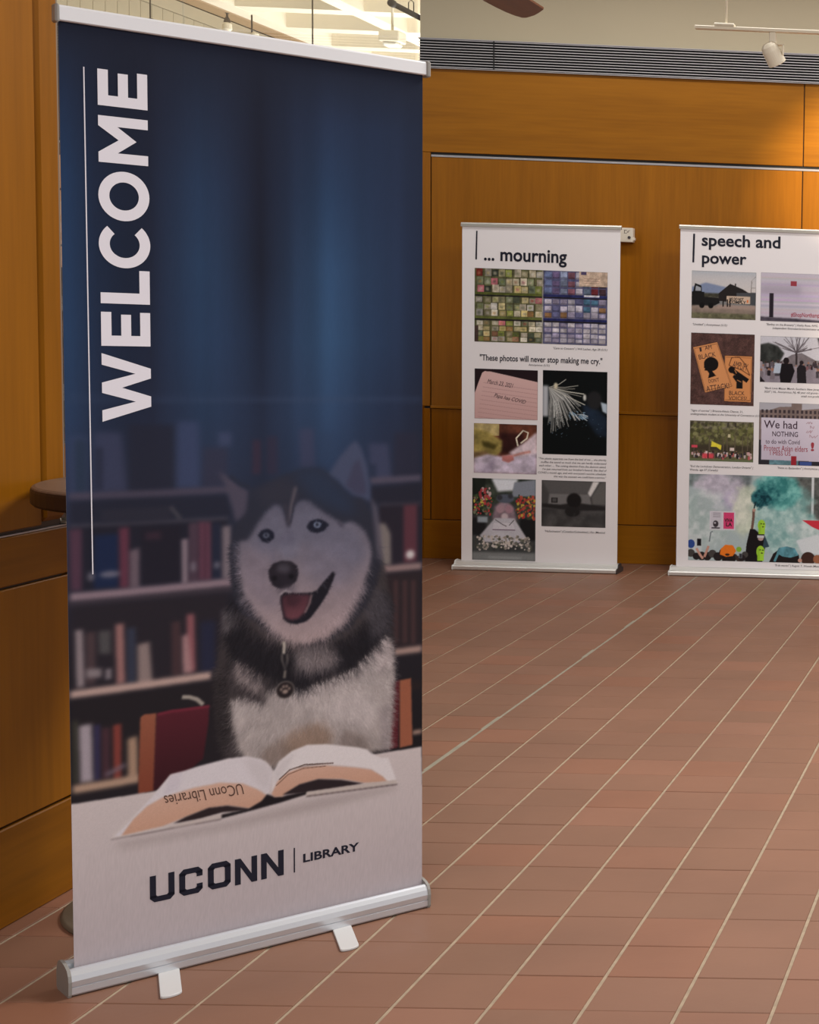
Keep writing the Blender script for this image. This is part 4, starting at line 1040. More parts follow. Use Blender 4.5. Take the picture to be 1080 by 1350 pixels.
def hands(k, w, h):
    k.rect(0, 0, w, h, (96, 54, 40), noise=.3, cell=14); k.rect(0, h * .76, w * .4, h, (176, 158, 108), noise=.3, cell=10)
    k.rect(w * .40, h * .40, w * .80, h * .82, (52, 26, 24), soft=8)
    k.poly([(0, h * .9), (w * .2, h * .85), (w * .45, h * .66), (w * .44, h * .45), (w * .35, h * .34), (0, h * .36)], (146, 130, 72), soft=6, noise=.7, cell=18)
    k.poly([(w * .12, h * .66), (w * .38, h * .58), (w * .32, h * .48), (w * .14, h * .54)], (74, 66, 30), soft=5)
    k.poly([(0, h * .42), (0, h * .2), (w * .3, h * .3), (w * .2, h * .45)], (120, 96, 66), soft=6)
    k.poly([(0, 0), (0, h * .3), (w * .22, h * .38), (w * .45, h * .34), (w * .7, h * .42), (w, h * .46), (w, 0)], (196, 184, 202), soft=6, noise=.25, cell=24)
    k.poly([(w * .55, h * .42), (w * .8, h * .64), (w, h * .86), (w, h * .42), (w * .72, h * .34)], (214, 196, 204), soft=5)
    k.line([(w * .70, h * .56), (w * .67, h * .72), (w * .78, h * .88), (w * .86, h * .84), (w * .84, h * .72), (w * .74, h * .62)], 9, (206, 196, 176), soft=1.5)
    k.poly([(w * .45, h * .36), (w * .62, h * .38), (w * .64, h * .28), (w * .55, h * .22), (w * .45, h * .26)], (176, 112, 108), soft=3)
    k.line([(w * .62, h * .36), (w * .76, h * .42), (w * .9, h * .46)], 14, (196, 140, 132), soft=3)
    k.poly([(w * .08, 0), (w * .3, h * .3), (w * .36, h * .3), (w * .28, 0)], (150, 138, 160), soft=8, alpha=.6); k.a *= (.75 + .5 * value_noise(k.h, k.w, 12, 6, 4))[..., None]; k.speck(.06)

def shrine(k, w, h):
    g = np.random.default_rng(5)
    k.rect(0, 0, w, h, (64, 66, 66), noise=.5, cell=14); k.rect(0, h * .70, w, h, (56, 62, 54), noise=.9, cell=12)
    k.poly([(w * .3, h), (w * .72, h), (w * .66, h * .86), (w * .4, h * .84)], (222, 226, 234), soft=6)
    k.poly([(w * .62, h * .78), (w, h * .80), (w, h), (w * .66, h * .96)], (132, 138, 150), soft=2)
    k.rect(0, h * .55, w * .2, h, (28, 32, 28), soft=4, alpha=.8); k.rect(w * .75, h * .25, w, h * .52, (30, 30, 32), soft=5)
    k.rect(0, h * .30, w * .22, h * .52, (34, 34, 36), soft=5); k.rect(w * .08, h * .46, w * .24, h * .53, (150, 160, 168), soft=2)
    def bunch(x0, x1, z0, z1, pal, n, r):
        for _ in range(n):
            k.disc((g.uniform(x0, x1) * w, g.uniform(z0, z1) * h), g.uniform(.5, 1.2) * r, pal[g.integers(len(pal))], ry=g.uniform(.6, 1.4) * r, alpha=.9)
    bunch(.02, .32, .56, .80, [(62, 78, 50), (50, 62, 44), (206, 186, 84), (186, 60, 66), (70, 84, 60), (120, 120, 100)], 110, 8)
    bunch(.12, .28, .68, .92, [(176, 70, 74), (160, 60, 66), (206, 176, 176)], 26, 9)
    bunch(.70, .98, .52, .80, [(172, 76, 62), (180, 84, 66), (70, 76, 50), (196, 166, 70), (60, 66, 46), (170, 52, 52)], 110, 8)
    k.poly([(w * .35, h * .66), (w * .45, h * .72), (w * .56, h * .72), (w * .66, h * .64), (w * .70, h * .5), (w * .60, h * .46), (w * .38, h * .46), (w * .32, h * .52)], (138, 118, 128), soft=5, noise=.6, cell=14)
    k.disc((w * .52, h * .76), w * .14, (86, 92, 106), ry=h * .055, soft=4)
    k.disc((w * .43, h * .77), 16, (56, 56, 62), soft=3); k.disc((w * .60, h * .79), 15, (60, 60, 66), soft=3)
    k.disc((w * .44, h * .63), 24, (168, 138, 148), soft=4); k.disc((w * .58, h * .63), 24, (164, 128, 140), soft=4); k.disc((w * .51, h * .54), 20, (196, 178, 184), soft=4)
    k.poly([(w * .12, h * .30), (w * .36, h * .52), (w * .66, h * .52), (w * .86, h * .28), (w * .74, h * .22), (w * .2, h * .22)], (190, 188, 196), soft=3, noise=.15, cell=20)
    k.poly([(w * .34, h * .46), (w * .64, h * .46), (w * .68, h * .38), (w * .32, h * .38)], (206, 202, 210), soft=1)
    k.line([(w * .32, h * .375), (w * .68, h * .375)], 6, (120, 100, 116)); k.line([(w * .36, h * .5), (w * .48, h * .44), (w * .54, h * .42)], 5, (100, 96, 100)); k.line([(w * .66, h * .5), (w * .58, h * .43)], 5, (100, 96, 100))
    for _ in range(170):
        x = g.uniform(.08, .92); z = g.uniform(.15, .31) - abs(x - .5) * .06
        c = [(196, 186, 178), (150, 142, 134), (108, 106, 98), (206, 196, 190), (86, 88, 76)][g.integers(5)]
        k.disc((x * w, z * h), g.uniform(4, 9), c, alpha=.95)
    k.rect(0, 0, w, h * .10, (122, 124, 124), soft=6); k.rect(w * .25, h * .02, w * .78, h * .05, (140, 142, 142), soft=3)
    k.line([(w * .06, h * .14), (w * .05, h * .24), (w * .10, h * .26)], 6, (70, 68, 64)); k.line([(w * .94, h * .12), (w * .95, h * .22), (w * .90, h * .24)], 6, (70, 68, 64)); k.speck(.08)

def streaks(k, w, h):
    k.rect(0, 0, w, h, (10, 14, 15)); k.rect(0, h * .45, w * .09, h * .82, (176, 178, 184), soft=6)
    k.poly([(w * .6, h * .62), (w * .8, h * .58), (w, h * .46), (w, h * .22), (w * .85, h * .24), (w * .7, h * .4)], (28, 40, 56), soft=8, noise=.6, cell=16)
    k.disc((w * .80, h * .66), w * .12, (34, 34, 36), ry=h * .11, soft=6); k.poly([(w * .90, h * .64), (w, h * .62), (w, h * .50), (w * .93, h * .53)], (176, 190, 204), soft=4)
    o = (w * .10, h * .80)
    g = np.random.default_rng(3)
    for i in range(60):
        a = -1.62 + i / 59 * 1.12; ln = h * g.uniform(.30, .56) * (1 - .10 * i / 59)
        e_ = (o[0] + math.cos(a) * ln * .95, o[1] + math.sin(a) * ln)
        m_ = (o[0] + math.cos(a) * ln * .5 + 10, o[1] + math.sin(a) * ln * .45 + 8)
        c = g.uniform(.45, 1.05)
        k.line([o, m_, e_], g.uniform(2.5, 6), (214 * c, 214 * c, 210 * c), soft=.7, alpha=.85)
    for dx, dz, s in ((.64, .73, 1), (.66, .60, .9), (.55, .83, .7), (.36, .90, .8), (.5, .79, .6), (.6, .7, .6)):
        k.line([o, (w * (.1 + dx) / 2 + 8, h * (.80 + dz) / 2 - 6), (w * dx, h * dz)], 4.5, (212 * s, 210 * s, 198 * s), soft=1)
    k.disc((w * .65, h * .69), 9, (206, 206, 200), ry=20, soft=2)
    k.disc((w * .20, h * .82), 12, (206, 196, 170), ry=18, soft=3)
    for i in range(22):
        x = w * g.uniform(.35, .66); z = h * (.52 - (x / w - .35) * .15) + g.uniform(-20, 16)
        k.line([(x, z), (x + g.uniform(10, 46), z - g.uniform(-4, 30))], 4, (150, 186, 214) if i % 3 else (214, 220, 226), soft=1.5, alpha=.8)
    for i in range(26): k.disc((w * g.uniform(.1, .95), h * g.uniform(.2, .45)), g.uniform(1.5, 3), (110, 134, 156), alpha=.7)

def dim_room(k, w, h):
    k.rect(0, 0, w, h, (70, 68, 68)); k.poly([(0, h), (w * .82, h), (w * .74, h * .72), (w * .12, h * .72)], (88, 86, 86), soft=5)
    k.poly([(w * .12, h * .72), (w * .74, h * .72), (w * .78, h * .46), (w * .10, h * .46)], (112, 110, 110), soft=3)
    k.poly([(w * .72, h * .74), (w * .80, h), (w * .90, h), (w * .76, h * .66)], (212, 208, 206), soft=4)
    k.poly([(w * .78, h * .66), (w * .92, h * .98), (w, h), (w, h * .5), (w * .8, h * .5)], (96, 94, 92), soft=4)
    k.rect(w * .15, h * .52, w * .25, h * .63, (42, 40, 40)); k.rect(w * .17, h * .54, w * .23, h * .61, (76, 74, 74))
    k.poly([(0, 0), (0, h * .38), (w, h * .36), (w, 0)], (66, 64, 64), noise=.7, cell=18, soft=3)
    k.poly([(0, h * .50), (w * .3, h * .48), (w * .45, h * .52), (w * .62, h * .52), (w, h * .46), (w, h * .38), (w * .6, h * .36), (w * .3, h * .38), (0, h * .42)], (40, 38, 38), soft=3)
    k.disc((w * .505, h * .58), w * .115, (28, 26, 26), ry=h * .16, soft=3); k.disc((w * .48, h * .33), w * .12, (36, 34, 34), ry=h * .11, soft=4)
    for i in range(7): k.line([(w * (.02 + .14 * i), h * .03), (w * (.1 + .14 * i), h * .3)], 5, (70, 68, 68), soft=3, alpha=.6)
    k.speck(.08)

def truck(k, w, h):
    k.rect(0, h * .45, w, h, (172, 176, 184), rgb2=(212, 200, 192)); k.rect(0, h * .70, w, h * .92, (196, 190, 190), soft=14, alpha=.5)
    k.poly([(0, h * .52), (0, h * .66), (w * .1, h * .70), (w * .22, h * .76), (w * .4, h * .71), (w * .6, h * .66), (w * .6, h * .5)], (122, 134, 162), soft=3)
    k.rect(0, h * .44, w, h * .54, (64, 62, 52), noise=.7, cell=6, soft=2)
    k.poly([(w * .42, h * .38), (w * .42, h * .54), (w * .60, h * .75), (w * .80, h * .64), (w * .90, h * .56), (w * .9, h * .34)], (38, 34, 34))
    k.poly([(w * .70, h * .56), (w, h * .58), (w, h * .30), (w * .7, h * .34)], (70, 72, 76)); k.rect(w * .67, h * .70, w * .69, h * .76, (46, 40, 38))
    k.line([(w * .925, h * .55), (w * .935, h * .82)], 3, (90, 84, 80)); k.line([(w * .93, h * .67), (w, h * .68)], 2, (90, 84, 80)); k.line([(w * .93, h * .82), (w, h * .92)], 1.5, (110, 106, 104))
    k.poly([(0, h * .24), (w * .14, h * .30), (w * .2, h * .56), (0, h * .56)], (24, 24, 24)); k.poly([(w * .02, h * .56), (w * .05, h * .74), (w * .15, h * .69), (w * .16, h * .56)], (26, 26, 28))
    k.poly([(w * .055, h * .58), (w * .065, h * .69), (w * .14, h * .65), (w * .145, h * .58)], (150, 154, 162))
    k.poly([(0, h * .28), (0, h * .52), (w * .2, h * .54), (w * .2, h * .46), (w * .42, h * .44), (w * .44, h * .34), (w * .34, h * .26)], (28, 27, 27))
    k.disc((w * .16, h * .27), 17, (20, 19, 19)); k.disc((w * .30, h * .27), 17, (20, 19, 19))
    k.rect(0, 0, w, h * .27, (150, 132, 120), rgb2=(112, 100, 92), noise=.25, cell=10, soft=2); k.rect(w * .4, h * .22, w, h * .30, (156, 136, 126), soft=4)
    k.disc((w * .16, h * .27), 15, (20, 19, 19)); k.disc((w * .30, h * .27), 15, (20, 19, 19))
    k.rect(0, 0, w, h * .12, (98, 96, 74), noise=.6, cell=6, soft=4)
    k.rect(w * .545, h * .33, w * .915, h * .49, (196, 172, 152)); k.rect(w * .86, h * .36, w * .885, h * .42, (206, 110, 60))
    for x in (.48, .55, .59): k.rect(w * x, h * .26, w * (x + .02), h * .42, (34, 28, 26))
    k.speck(.06)

def painted_wall(k, w, h):
    # plain stand-in for a painted wall: pale boards, one dark upright shape, one red patch
    k.rect(0, 0, w, h, (188, 180, 192))
    g = np.random.default_rng(9)
    for i in range(30):
        z = g.uniform(.12, .95) * h; k.rect(0, z, w, z + g.uniform(2, 10), tuple(v * g.uniform(.86, 1.1) for v in (186, 178, 192)), soft=2, alpha=.7)
    k.rect(0, h * .55, w * .6, h * .75, (150, 142, 158), soft=14, alpha=.6)
    k.poly([(0, 0), (0, h * .09), (w * .5, h * .07), (w, h * .03), (w, 0)], (70, 64, 74), soft=4, noise=.5, cell=8)
    k.rect(w * .13, h * .08, w * .19, h * .58, (40, 34, 42), soft=1)
    k.rect(w * .44, h * .74, w * .53, h * .84, (146, 60, 70), soft=1)
    k.speck(.04)

def signs(k, w, h):
    k.rect(0, 0, w, h, (82, 58, 54), noise=.5, cell=8); k.speck(.35)
    a = [(w * .03, h * .80), (w * .41, h * .885), (w * .655, h * .27), (w * .23, h * .165)]
    b = [(w * .53, h * .70), (w * .965, h * .70), (w * .955, h * .05), (w * .53, h * .055)]
    def sign(q, c):
        q = np.array(q); m = q.mean(0)
        k.poly(q, (60, 36, 26)); k.poly(m + (q - m) * .985, c); k.poly(m + (q - m) * .93, (80, 44, 28)); k.poly(m + (q - m) * .915, c)
    sign(b, (206, 138, 86)); sign(a, (208, 142, 92))
    ink_ = (24, 20, 20)
    k.disc((w * .32, h * .57), w * .115, ink_, ry=h * .098)
    k.poly([(w * .22, h * .56), (w * .205, h * .52), (w * .225, h * .505), (w * .215, h * .48), (w * .26, h * .475), (w * .29, h * .44), (w * .275, h * .37), (w * .40, h * .41), (w * .34, h * .47), (w * .36, h * .54)], ink_)
    k.poly([(w * .72, h * .24), (w * .72, h * .33), (w * .66, h * .40), (w * .68, h * .43), (w * .74, h * .42), (w * .78, h * .44), (w * .82, h * .38), (w * .82, h * .24)], ink_)
    k.line([(w * .64, h * .50), (w * .90, h * .35)], 26, ink_); k.disc((w * .645, h * .50), 20, ink_)
    k.line([(w * .69, h * .50), (w * .72, h * .45)], 4, (206, 138, 86)); k.line([(w * .73, h * .36), (w * .80, h * .33)], 3, (206, 138, 86))
    br = [(w * .60, h * .56), (w * .64, h * .67), (w * .76, h * .68), (w * .84, h * .60), (w * .93, h * .43), (w * .80, h * .50), (w * .60, h * .56)]
    for p, q in zip(br, br[1:]): k.line([p, q], 4, (70, 38, 24))

def crowd(k, w, h, z0, z1, n, pal, seed, size):
    g = np.random.default_rng(seed)
    for i in range(n):
        x = g.uniform(0, 1) * w; z = g.uniform(z0, z1) * h; s = size * g.uniform(.7, 1.2)
        c = pal[g.integers(len(pal))]
        k.poly([(x - s * .5, z - s * 1.6), (x - s * .6, z), (x, z + s * .35), (x + s * .6, z), (x + s * .5, z - s * 1.6)], c)
        k.disc((x, z + s * .55), s * .36, [(60, 44, 40), (150, 110, 92), (40, 34, 34)][g.integers(3)])

def march(k, w, h):
    k.rect(0, 0, w, h, (196, 194, 202)); k.rect(0, 0, w, h * .42, (136, 128, 138), noise=.2, cell=14)
    k.poly([(0, h * .42), (0, h * .82), (w * .12, h * .86), (w * .26, h * .8), (w * .36, h * .64), (w * .3, h * .46), (w * .1, h * .38)], (52, 54, 52), soft=3, noise=.9, cell=9)
    k.poly([(w * .28, h * .44), (w * .48, h * .62), (w * .62, h * .66), (w * .84, h * .5), (w, h * .5), (w, h * .36), (w * .28, h * .36)], (120, 112, 116), noise=.3, cell=8)
    k.poly([(w * .85, h), (w, h), (w, h * .7), (w * .9, h * .74)], (70, 66, 68), noise=.8, cell=6, soft=3)
    o = (w * .54, h * .66); k.line([(w * .545, h * .40), o], 12, (58, 50, 52))
    g = np.random.default_rng(2)
    for i in range(30):
        a = g.uniform(.25, 2.9); ln = g.uniform(.2, .5) * h
        e_ = (o[0] + math.cos(a) * ln * 1.2, min(h, o[1] + math.sin(a) * ln)); k.line([o, ((o[0] + e_[0]) / 2 + g.uniform(-12, 12), (o[1] + e_[1]) / 2), e_], g.uniform(1.5, 5), (82, 74, 78), soft=.8, alpha=.85)
    crowd(k, w, h, .30, .44, 34, [(96, 88, 94), (60, 52, 58), (120, 84, 88), (150, 140, 146), (44, 38, 42)], 6, 15)
    crowd(k, w, h, .20, .34, 9, [(40, 34, 38), (70, 64, 70), (120, 110, 116)], 8, 24)
    k.poly([(w * .31, 0), (w * .28, h * .28), (w * .33, h * .42), (w * .48, h * .42), (w * .52, h * .26), (w * .46, 0)], (26, 22, 26)); k.disc((w * .39, h * .48), 17, (34, 26, 28), ry=20)
    k.poly([(w * .20, h * .2), (w * .22, h * .42), (w * .32, h * .42), (w * .30, h * .2)], (176, 186, 200)); k.disc((w * .27, h * .46), 11, (70, 56, 54))
    k.poly([(w * .56, 0), (w * .55, h * .32), (w * .60, h * .42), (w * .68, h * .36), (w * .70, 0)], (34, 30, 34)); k.disc((w * .62, h * .45), 12, (40, 32, 34))
    k.poly([(0, 0), (0, h * .13), (w * .06, h * .04), (w * .08, 0)], (36, 30, 34)); k.speck(.08)

def rally(k, w, h):
    k.rect(0, 0, w, h, (92, 88, 62), noise=.6, cell=10); k.rect(0, h * .8, w, h, (110, 104, 86), noise=.7, cell=5)
    for i in range(9): k.rect(w * (.01 + i * .115), h * .86, w * (.04 + i * .115), h * .97, (52, 46, 42), alpha=.8)
    g = np.random.default_rng(12)
    for i in range(230): k.disc((g.uniform(0, 1) * w, g.uniform(.40, .96) * h), g.uniform(4, 13), [(120, 122, 72), (96, 98, 54), (74, 74, 46), (140, 138, 96), (62, 58, 42)][g.integers(5)], alpha=.55, soft=1.5)
    k.rect(0, h * .24, w, h * .42, (56, 48, 40), soft=8, alpha=.8)
    for x in (.06, .30, .52, .58, .70, .82, .90, .97): k.rect(w * x, h * .2, w * (x + .018), h * .62, (96, 86, 70), alpha=.8)
    k.rect(0, 0, w, h * .06, (100, 108, 78))
    crowd(k, w, h, .12, .24, 70, [(214, 200, 200), (60, 48, 48), (176, 90, 92), (196, 160, 158), (40, 36, 38), (176, 164, 164), (96, 84, 84), (60, 56, 60)], 13, 11)
    k.rect(w * .20, h * .07, w * .38, h * .19, (206, 74, 84), soft=2); k.rect(w * .28, h * .07, w * .30, h * .2, (60, 30, 34))
    k.poly([(w * .335, h * .36), (w * .345, h * .50), (w * .43, h * .44), (w * .5, h * .40), (w * .49, h * .28), (w * .42, h * .36)], (222, 206, 66))
    k.rect(w * .03, h * .33, w * .12, h * .39, (206, 74, 90)); k.rect(w * .63, h * .27, w * .70, h * .35, (214, 196, 190)); k.rect(w * .60, h * .6, w * .64, h * .68, (196, 186, 150)); k.speck(.1)

def placard(k, w, h):
    k.rect(0, 0, w, h, (120, 106, 104)); k.rect(0, h * .88, w, h, (172, 170, 178))
    k.poly([(0, h * .60), (0, h * .82), (w * .3, h * .94), (w * .48, h * .95), (w * .48, h), (w * .64, h), (w * .64, h * .90), (w, h * .94), (w, h * .6)], (124, 108, 104), noise=.2, cell=10)
    for r in range(3):
        for c in range(15): k.rect(w * (.03 + c * .066), h * (.66 + r * .09), w * (.065 + c * .066), h * (.715 + r * .09), (64, 54, 58))
    k.rect(0, 0, w, h * .4, (46, 44, 50)); k.rect(w * .16, 0, w * .60, h * .1, (96, 130, 140), noise=.6, cell=8); k.rect(w * .62, 0, w * .8, h * .06, (60, 80, 140))
    k.poly([(w * .03, h * .76), (w * .96, h * .76), (w * .94, h * .07), (w * .04, h * .08)], (206, 198, 212), rgb2=(190, 180, 196))
    k.rect(w * .49, 0, w * .57, h * .15, (150, 40, 50))
    for r in range(4): scribble(k, w * (.70 + .06 * (r % 2)), h * (.68 - r * .075), w * .11, 0, 6, h * .05, (150, 110, 120), 2.5, 40 + r)

def smoke(k, w, h):
    k.rect(0, 0, w, h, (168, 182, 184)); k.rect(0, h * .86, w * .4, h, (110, 122, 122), noise=.8, cell=12, soft=5)
    k.poly([(w * .32, h), (w * .46, h), (w * .44, h * .75), (w * .36, h * .68)], (92, 100, 102), soft=8, noise=.6, cell=10)
    k.poly([(w * .66, h), (w, h), (w, h * .5), (w * .88, h * .5), (w * .76, h * .7)], (86, 88, 86), soft=6, noise=.7, cell=9)
    k.rect(w * .905, h * .48, w * .925, h, (196, 200, 204))
    k.cloud(w * .22, h * .80, w * .22, h * .3, (176, 168, 184), (214, 204, 220), 1, .9, rough=1.1, cell=80)
    k.cloud(w * .32, h * .62, w * .16, h * .25, (170, 158, 190), (206, 200, 214), 2, .8, rough=1.1, cell=80)
    k.cloud(w * .12, h * .5, w * .25, h * .35, (160, 178, 176), (206, 214, 214), 3, .8, rough=1.1, cell=80)
    k.cloud(w * .42, h * .60, w * .13, h * .36, (186, 196, 176), (222, 226, 206), 4, .85, rough=1.1, cell=80)
    k.cloud(w * .72, h * .50, w * .26, h * .42, (118, 162, 160), (176, 206, 202), 6, .9, rough=1.1, cell=80)
    k.cloud(w * .90, h * .34, w * .2, h * .2, (160, 182, 182), (206, 216, 216), 7, .9, rough=1.1, cell=80)
    k.cloud(w * .66, h * .84, w * .19, h * .24, (52, 122, 122), (124, 190, 184), 5, .95, rough=1.1, cell=80)
    k.cloud(w * .58, h * .78, w * .12, h * .17, (30, 88, 94), (84, 152, 150), 8, .9, rough=1.2, cell=50)
    k.cloud(w * .535, h * .73, w * .085, h * .13, (16, 52, 62), (46, 104, 110), 9, .95, rough=1.3, cell=34)
    k.rect(w * .155, h * .36, w * .345, h * .575, (206, 202, 210)); k.rect(w * .165, h * .37, w * .245, h * .565, (196, 192, 202)); k.rect(w * .258, h * .375, w * .335, h * .565, (206, 66, 112))
    k.disc((w * .20, h * .43), 16, (62, 54, 60), ry=20); k.disc((w * .195, h * .44), 6, (180, 174, 184)); k.rect(w * .17, h * .375, w * .232, h * .39, (60, 54, 60))
    for z in (.55, .53, .51): k.rect(w * .18, h * z, w * .235, h * z + 2, (120, 114, 122))
    k.poly([(w * .80, h * .26), (w * .96, h * .34), (w, h * .3), (w, h * .1), (w * .84, h * .12)], (206, 212, 216), soft=3); k.poly([(w * .84, h * .50), (w * .99, h * .50), (w * .985, h * .38), (w * .92, h * .42)], (196, 52, 66))
    k.rect(0, h * .1, w * .10, h * .3, (206, 210, 212), soft=4, alpha=.6)
    # raised arm and figure in a green balaclava
    k.line([(w * .468, h * .36), (w * .478, h * .5), (w * .480, h * .60)], 15, (110, 84, 74)); k.disc((w * .482, h * .60), 10, (176, 140, 126)); k.line([(w * .482, h * .62), (w * .492, h * .69)], 8, (30, 46, 52))
    k.poly([(w * .42, 0), (w * .43, h * .2), (w * .455, h * .38), (w * .49, h * .38), (w * .52, h * .34), (w * .56, h * .33), (w * .575, h * .22), (w * .55, 0)], (28, 24, 26))
    k.poly([(w * .565, h * .31), (w * .60, h * .18), (w * .55, h * .16)], (52, 72, 84)); k.disc((w * .535, h * .27), 16, (176, 150, 146), ry=12); k.rect(w * .51, h * .28, w * .56, h * .31, (196, 196, 200))
    def bala(cx, cz, s):
        g_ = (160, 206, 62)
        k.disc((cx, cz), 23 * s, g_, ry=34 * s); k.rect(cx - 17 * s, cz - 52 * s, cx + 19 * s, cz - 12 * s, g_); k.rect(cx - 17 * s, cz - 50 * s, cx - 5 * s, cz + 20 * s, (130, 178, 40), soft=4, alpha=.7)
        k.disc((cx - 2 * s, cz + 10 * s), 5 * s, (50, 56, 30), ry=3.5 * s); k.disc((cx + 13 * s, cz + 9 * s), 5 * s, (50, 56, 30), ry=3.5 * s); k.disc((cx + 8 * s, cz - 8 * s), 6 * s, (60, 40, 34), ry=3.5 * s)
    bala(w * .54, h * .425, 1.0); bala(w * .535, h * .12, 1.05)
    # heads, caps, phones in front
    g = np.random.default_rng(77)
    for x in np.linspace(.02, .42, 11): k.disc((w * x, h * g.uniform(.02, .10)), g.uniform(18, 28), [(40, 34, 34), (62, 48, 44), (176, 128, 110), (70, 66, 64)][g.integers(4)], soft=1)
    k.disc((w * .30, h * .03), 40, (34, 28, 28)); k.poly([(w * .235, h * .075), (w * .24, h * .14), (w * .275, h * .19), (w * .33, h * .185), (w * .355, h * .12), (w * .33, h * .06), (w * .28, h * .05)], (226, 118, 36)); k.disc((w * .29, h * .075), 13, (60, 40, 30), ry=7)
    k.disc((w * .375, h * .14), 16, (130, 172, 60)); k.disc((w * .02, h * .19), 22, (48, 74, 140), ry=26)
    k.rect(w * .065, h * .17, w * .095, h * .25, (26, 24, 28)); k.line([(w * .06, h * .14), (w * .09, h * .06), (w * .11, h * .02)], 14, (196, 150, 134)); k.line([(w * .15, h * .17), (w * .12, h * .04)], 14, (190, 142, 126)); k.line([(w * .155, h * .22), (w * .165, h * .33), (w * .18, h * .34)], 7, (110, 120, 126))
    k.disc((w * .40, h * .04), 20, (40, 34, 36)); k.rect(w * .375, h * .04, w * .40, h * .10, (150, 156, 164)); k.rect(w * .378, h * .045, w * .397, h * .09, (50, 50, 56))
    k.poly([(w * .60, 0), (w * .63, h * .1), (w * .67, h * .15), (w * .82, h * .1), (w * .83, 0)], (34, 28, 28)); k.poly([(w * .655, h * .11), (w * .67, h * .17), (w * .73, h * .19), (w * .79, h * .17), (w * .82, h * .09), (w * .76, h * .06), (w * .70, h * .07)], (86, 138, 150), noise=.6, cell=8)
    k.line([(w * .67, h * .12), (w * .64, h * .01)], 14, (86, 138, 150)); k.disc((w * .89, h * .05), 42, (64, 42, 36)); k.disc((w * .96, h * .05), 26, (150, 96, 70)); k.disc((w * .83, h * .03), 12, (190, 146, 130)); k.speck(.05)

MG_TITLE, IT = M_INKDARK, 0.18
# --- "... mourning"
MB_, ms = exhibition_banner('exhibition_banner', -3.325, 'white exhibition roll-up banner headed mourning, with seven framed texts and photos', 2.003, 2.017)
MB_['label'] = 'white exhibition roll-up banner headed "... mourning", next to the small white wall device'
flat_polys('rule', [[(.0755, 1.810), (.0845, 1.810), (.0875, 1.975), (.0795, 1.975)]], YT2, M_INKDARK, ms)
text('... mourning', 0.1, .122, 1.808, YT2, M_INKDARK, ms, width=.474, bold=.022, height=.098)
for r, fn, lb in (([(71.7, 1761.3), (833.5, 1335)], cards, 'colour photo of racks full of greeting cards'),
                  ([(73.6, 1179), (437.1, 887.3)], notebook, 'photo of a handwritten note on a lined pink page'),
                  ([(70.3, 858.6), (433.9, 568.3)], hands, 'photo of clasped hands on white bedding'),
                  ([(62.6, 536.9), (429.2, 54)], shrine, 'photo of a flower-laden memorial'),
                  ([(465.8, 1181), (838, 690.3)], streaks, 'dark photo with pale radiating streaks'),
                  ([(463.1, 535.7), (835.5, 263.9)], dim_room, 'grey photo of a figure with outspread arms')):
    photo(r, ms, fn, 3.0, lb)
M_PEN = mat('pen_ink', (52, 36, 44), .6)
(a_, b_) = [(143.5, 1095.1)][0], [(183.1, 1016.7)][0]
text('March 23, 2021', .03, a_[0] / 1000, a_[1] / 1000, YT2, M_PEN, ms, angle=-.16, width=.15, height=.030, shear=.3)
text('Papa has COVID', .03, b_[0] / 1000, b_[1] / 1000, YT2, M_PEN, ms, angle=-.20, width=.185, height=.030, shear=.3)
def caption(sheet, pts, s, size=.0135, align='RIGHT', **kw):
    x, z = pts[0]; step = size * 1.0 * kw.pop('line', 1.0)
    for n_, row in enumerate(s.split('\n')):
        text(row, size, x / 1000, z / 1000 - n_ * step, YT2, M_INKGREY, sheet, align=align, shear=IT, bold=.004, **kw)
caption(ms, [(836.4, 1306.3)], '"Care to Concern" | Will Lasher, Age 28 (U.S.)', .0165)
text('"These photos will never stop making me cry."', .05, *[v / 1000 for v in [(101.7, 1227.2)][0]], YT2, M_INKDARK, ms, width=.705, bold=.014, height=.048)
caption(ms, [(505, 1204.5)], 'Anonymous (U.S.)', .0165)
caption(ms, [(836.1, 658.9)], '"This plastic separates me from the bed of me ... she shortly\nmuffles the sound so much that we can hardly understand\neach other. ... The cutting decision from the doctors asked.\nI\'m just returned from our brother\'s funeral. She died of\nCOVID a month ago, and with everyone\'s vaccine schedules\nthis was the soonest we could have a service."', .0162, line=1.28)
caption(ms, [(833.7, 230.1)], '"Hallucination" (Canadian/Colombian) | Rio (Mexico)', .0165)

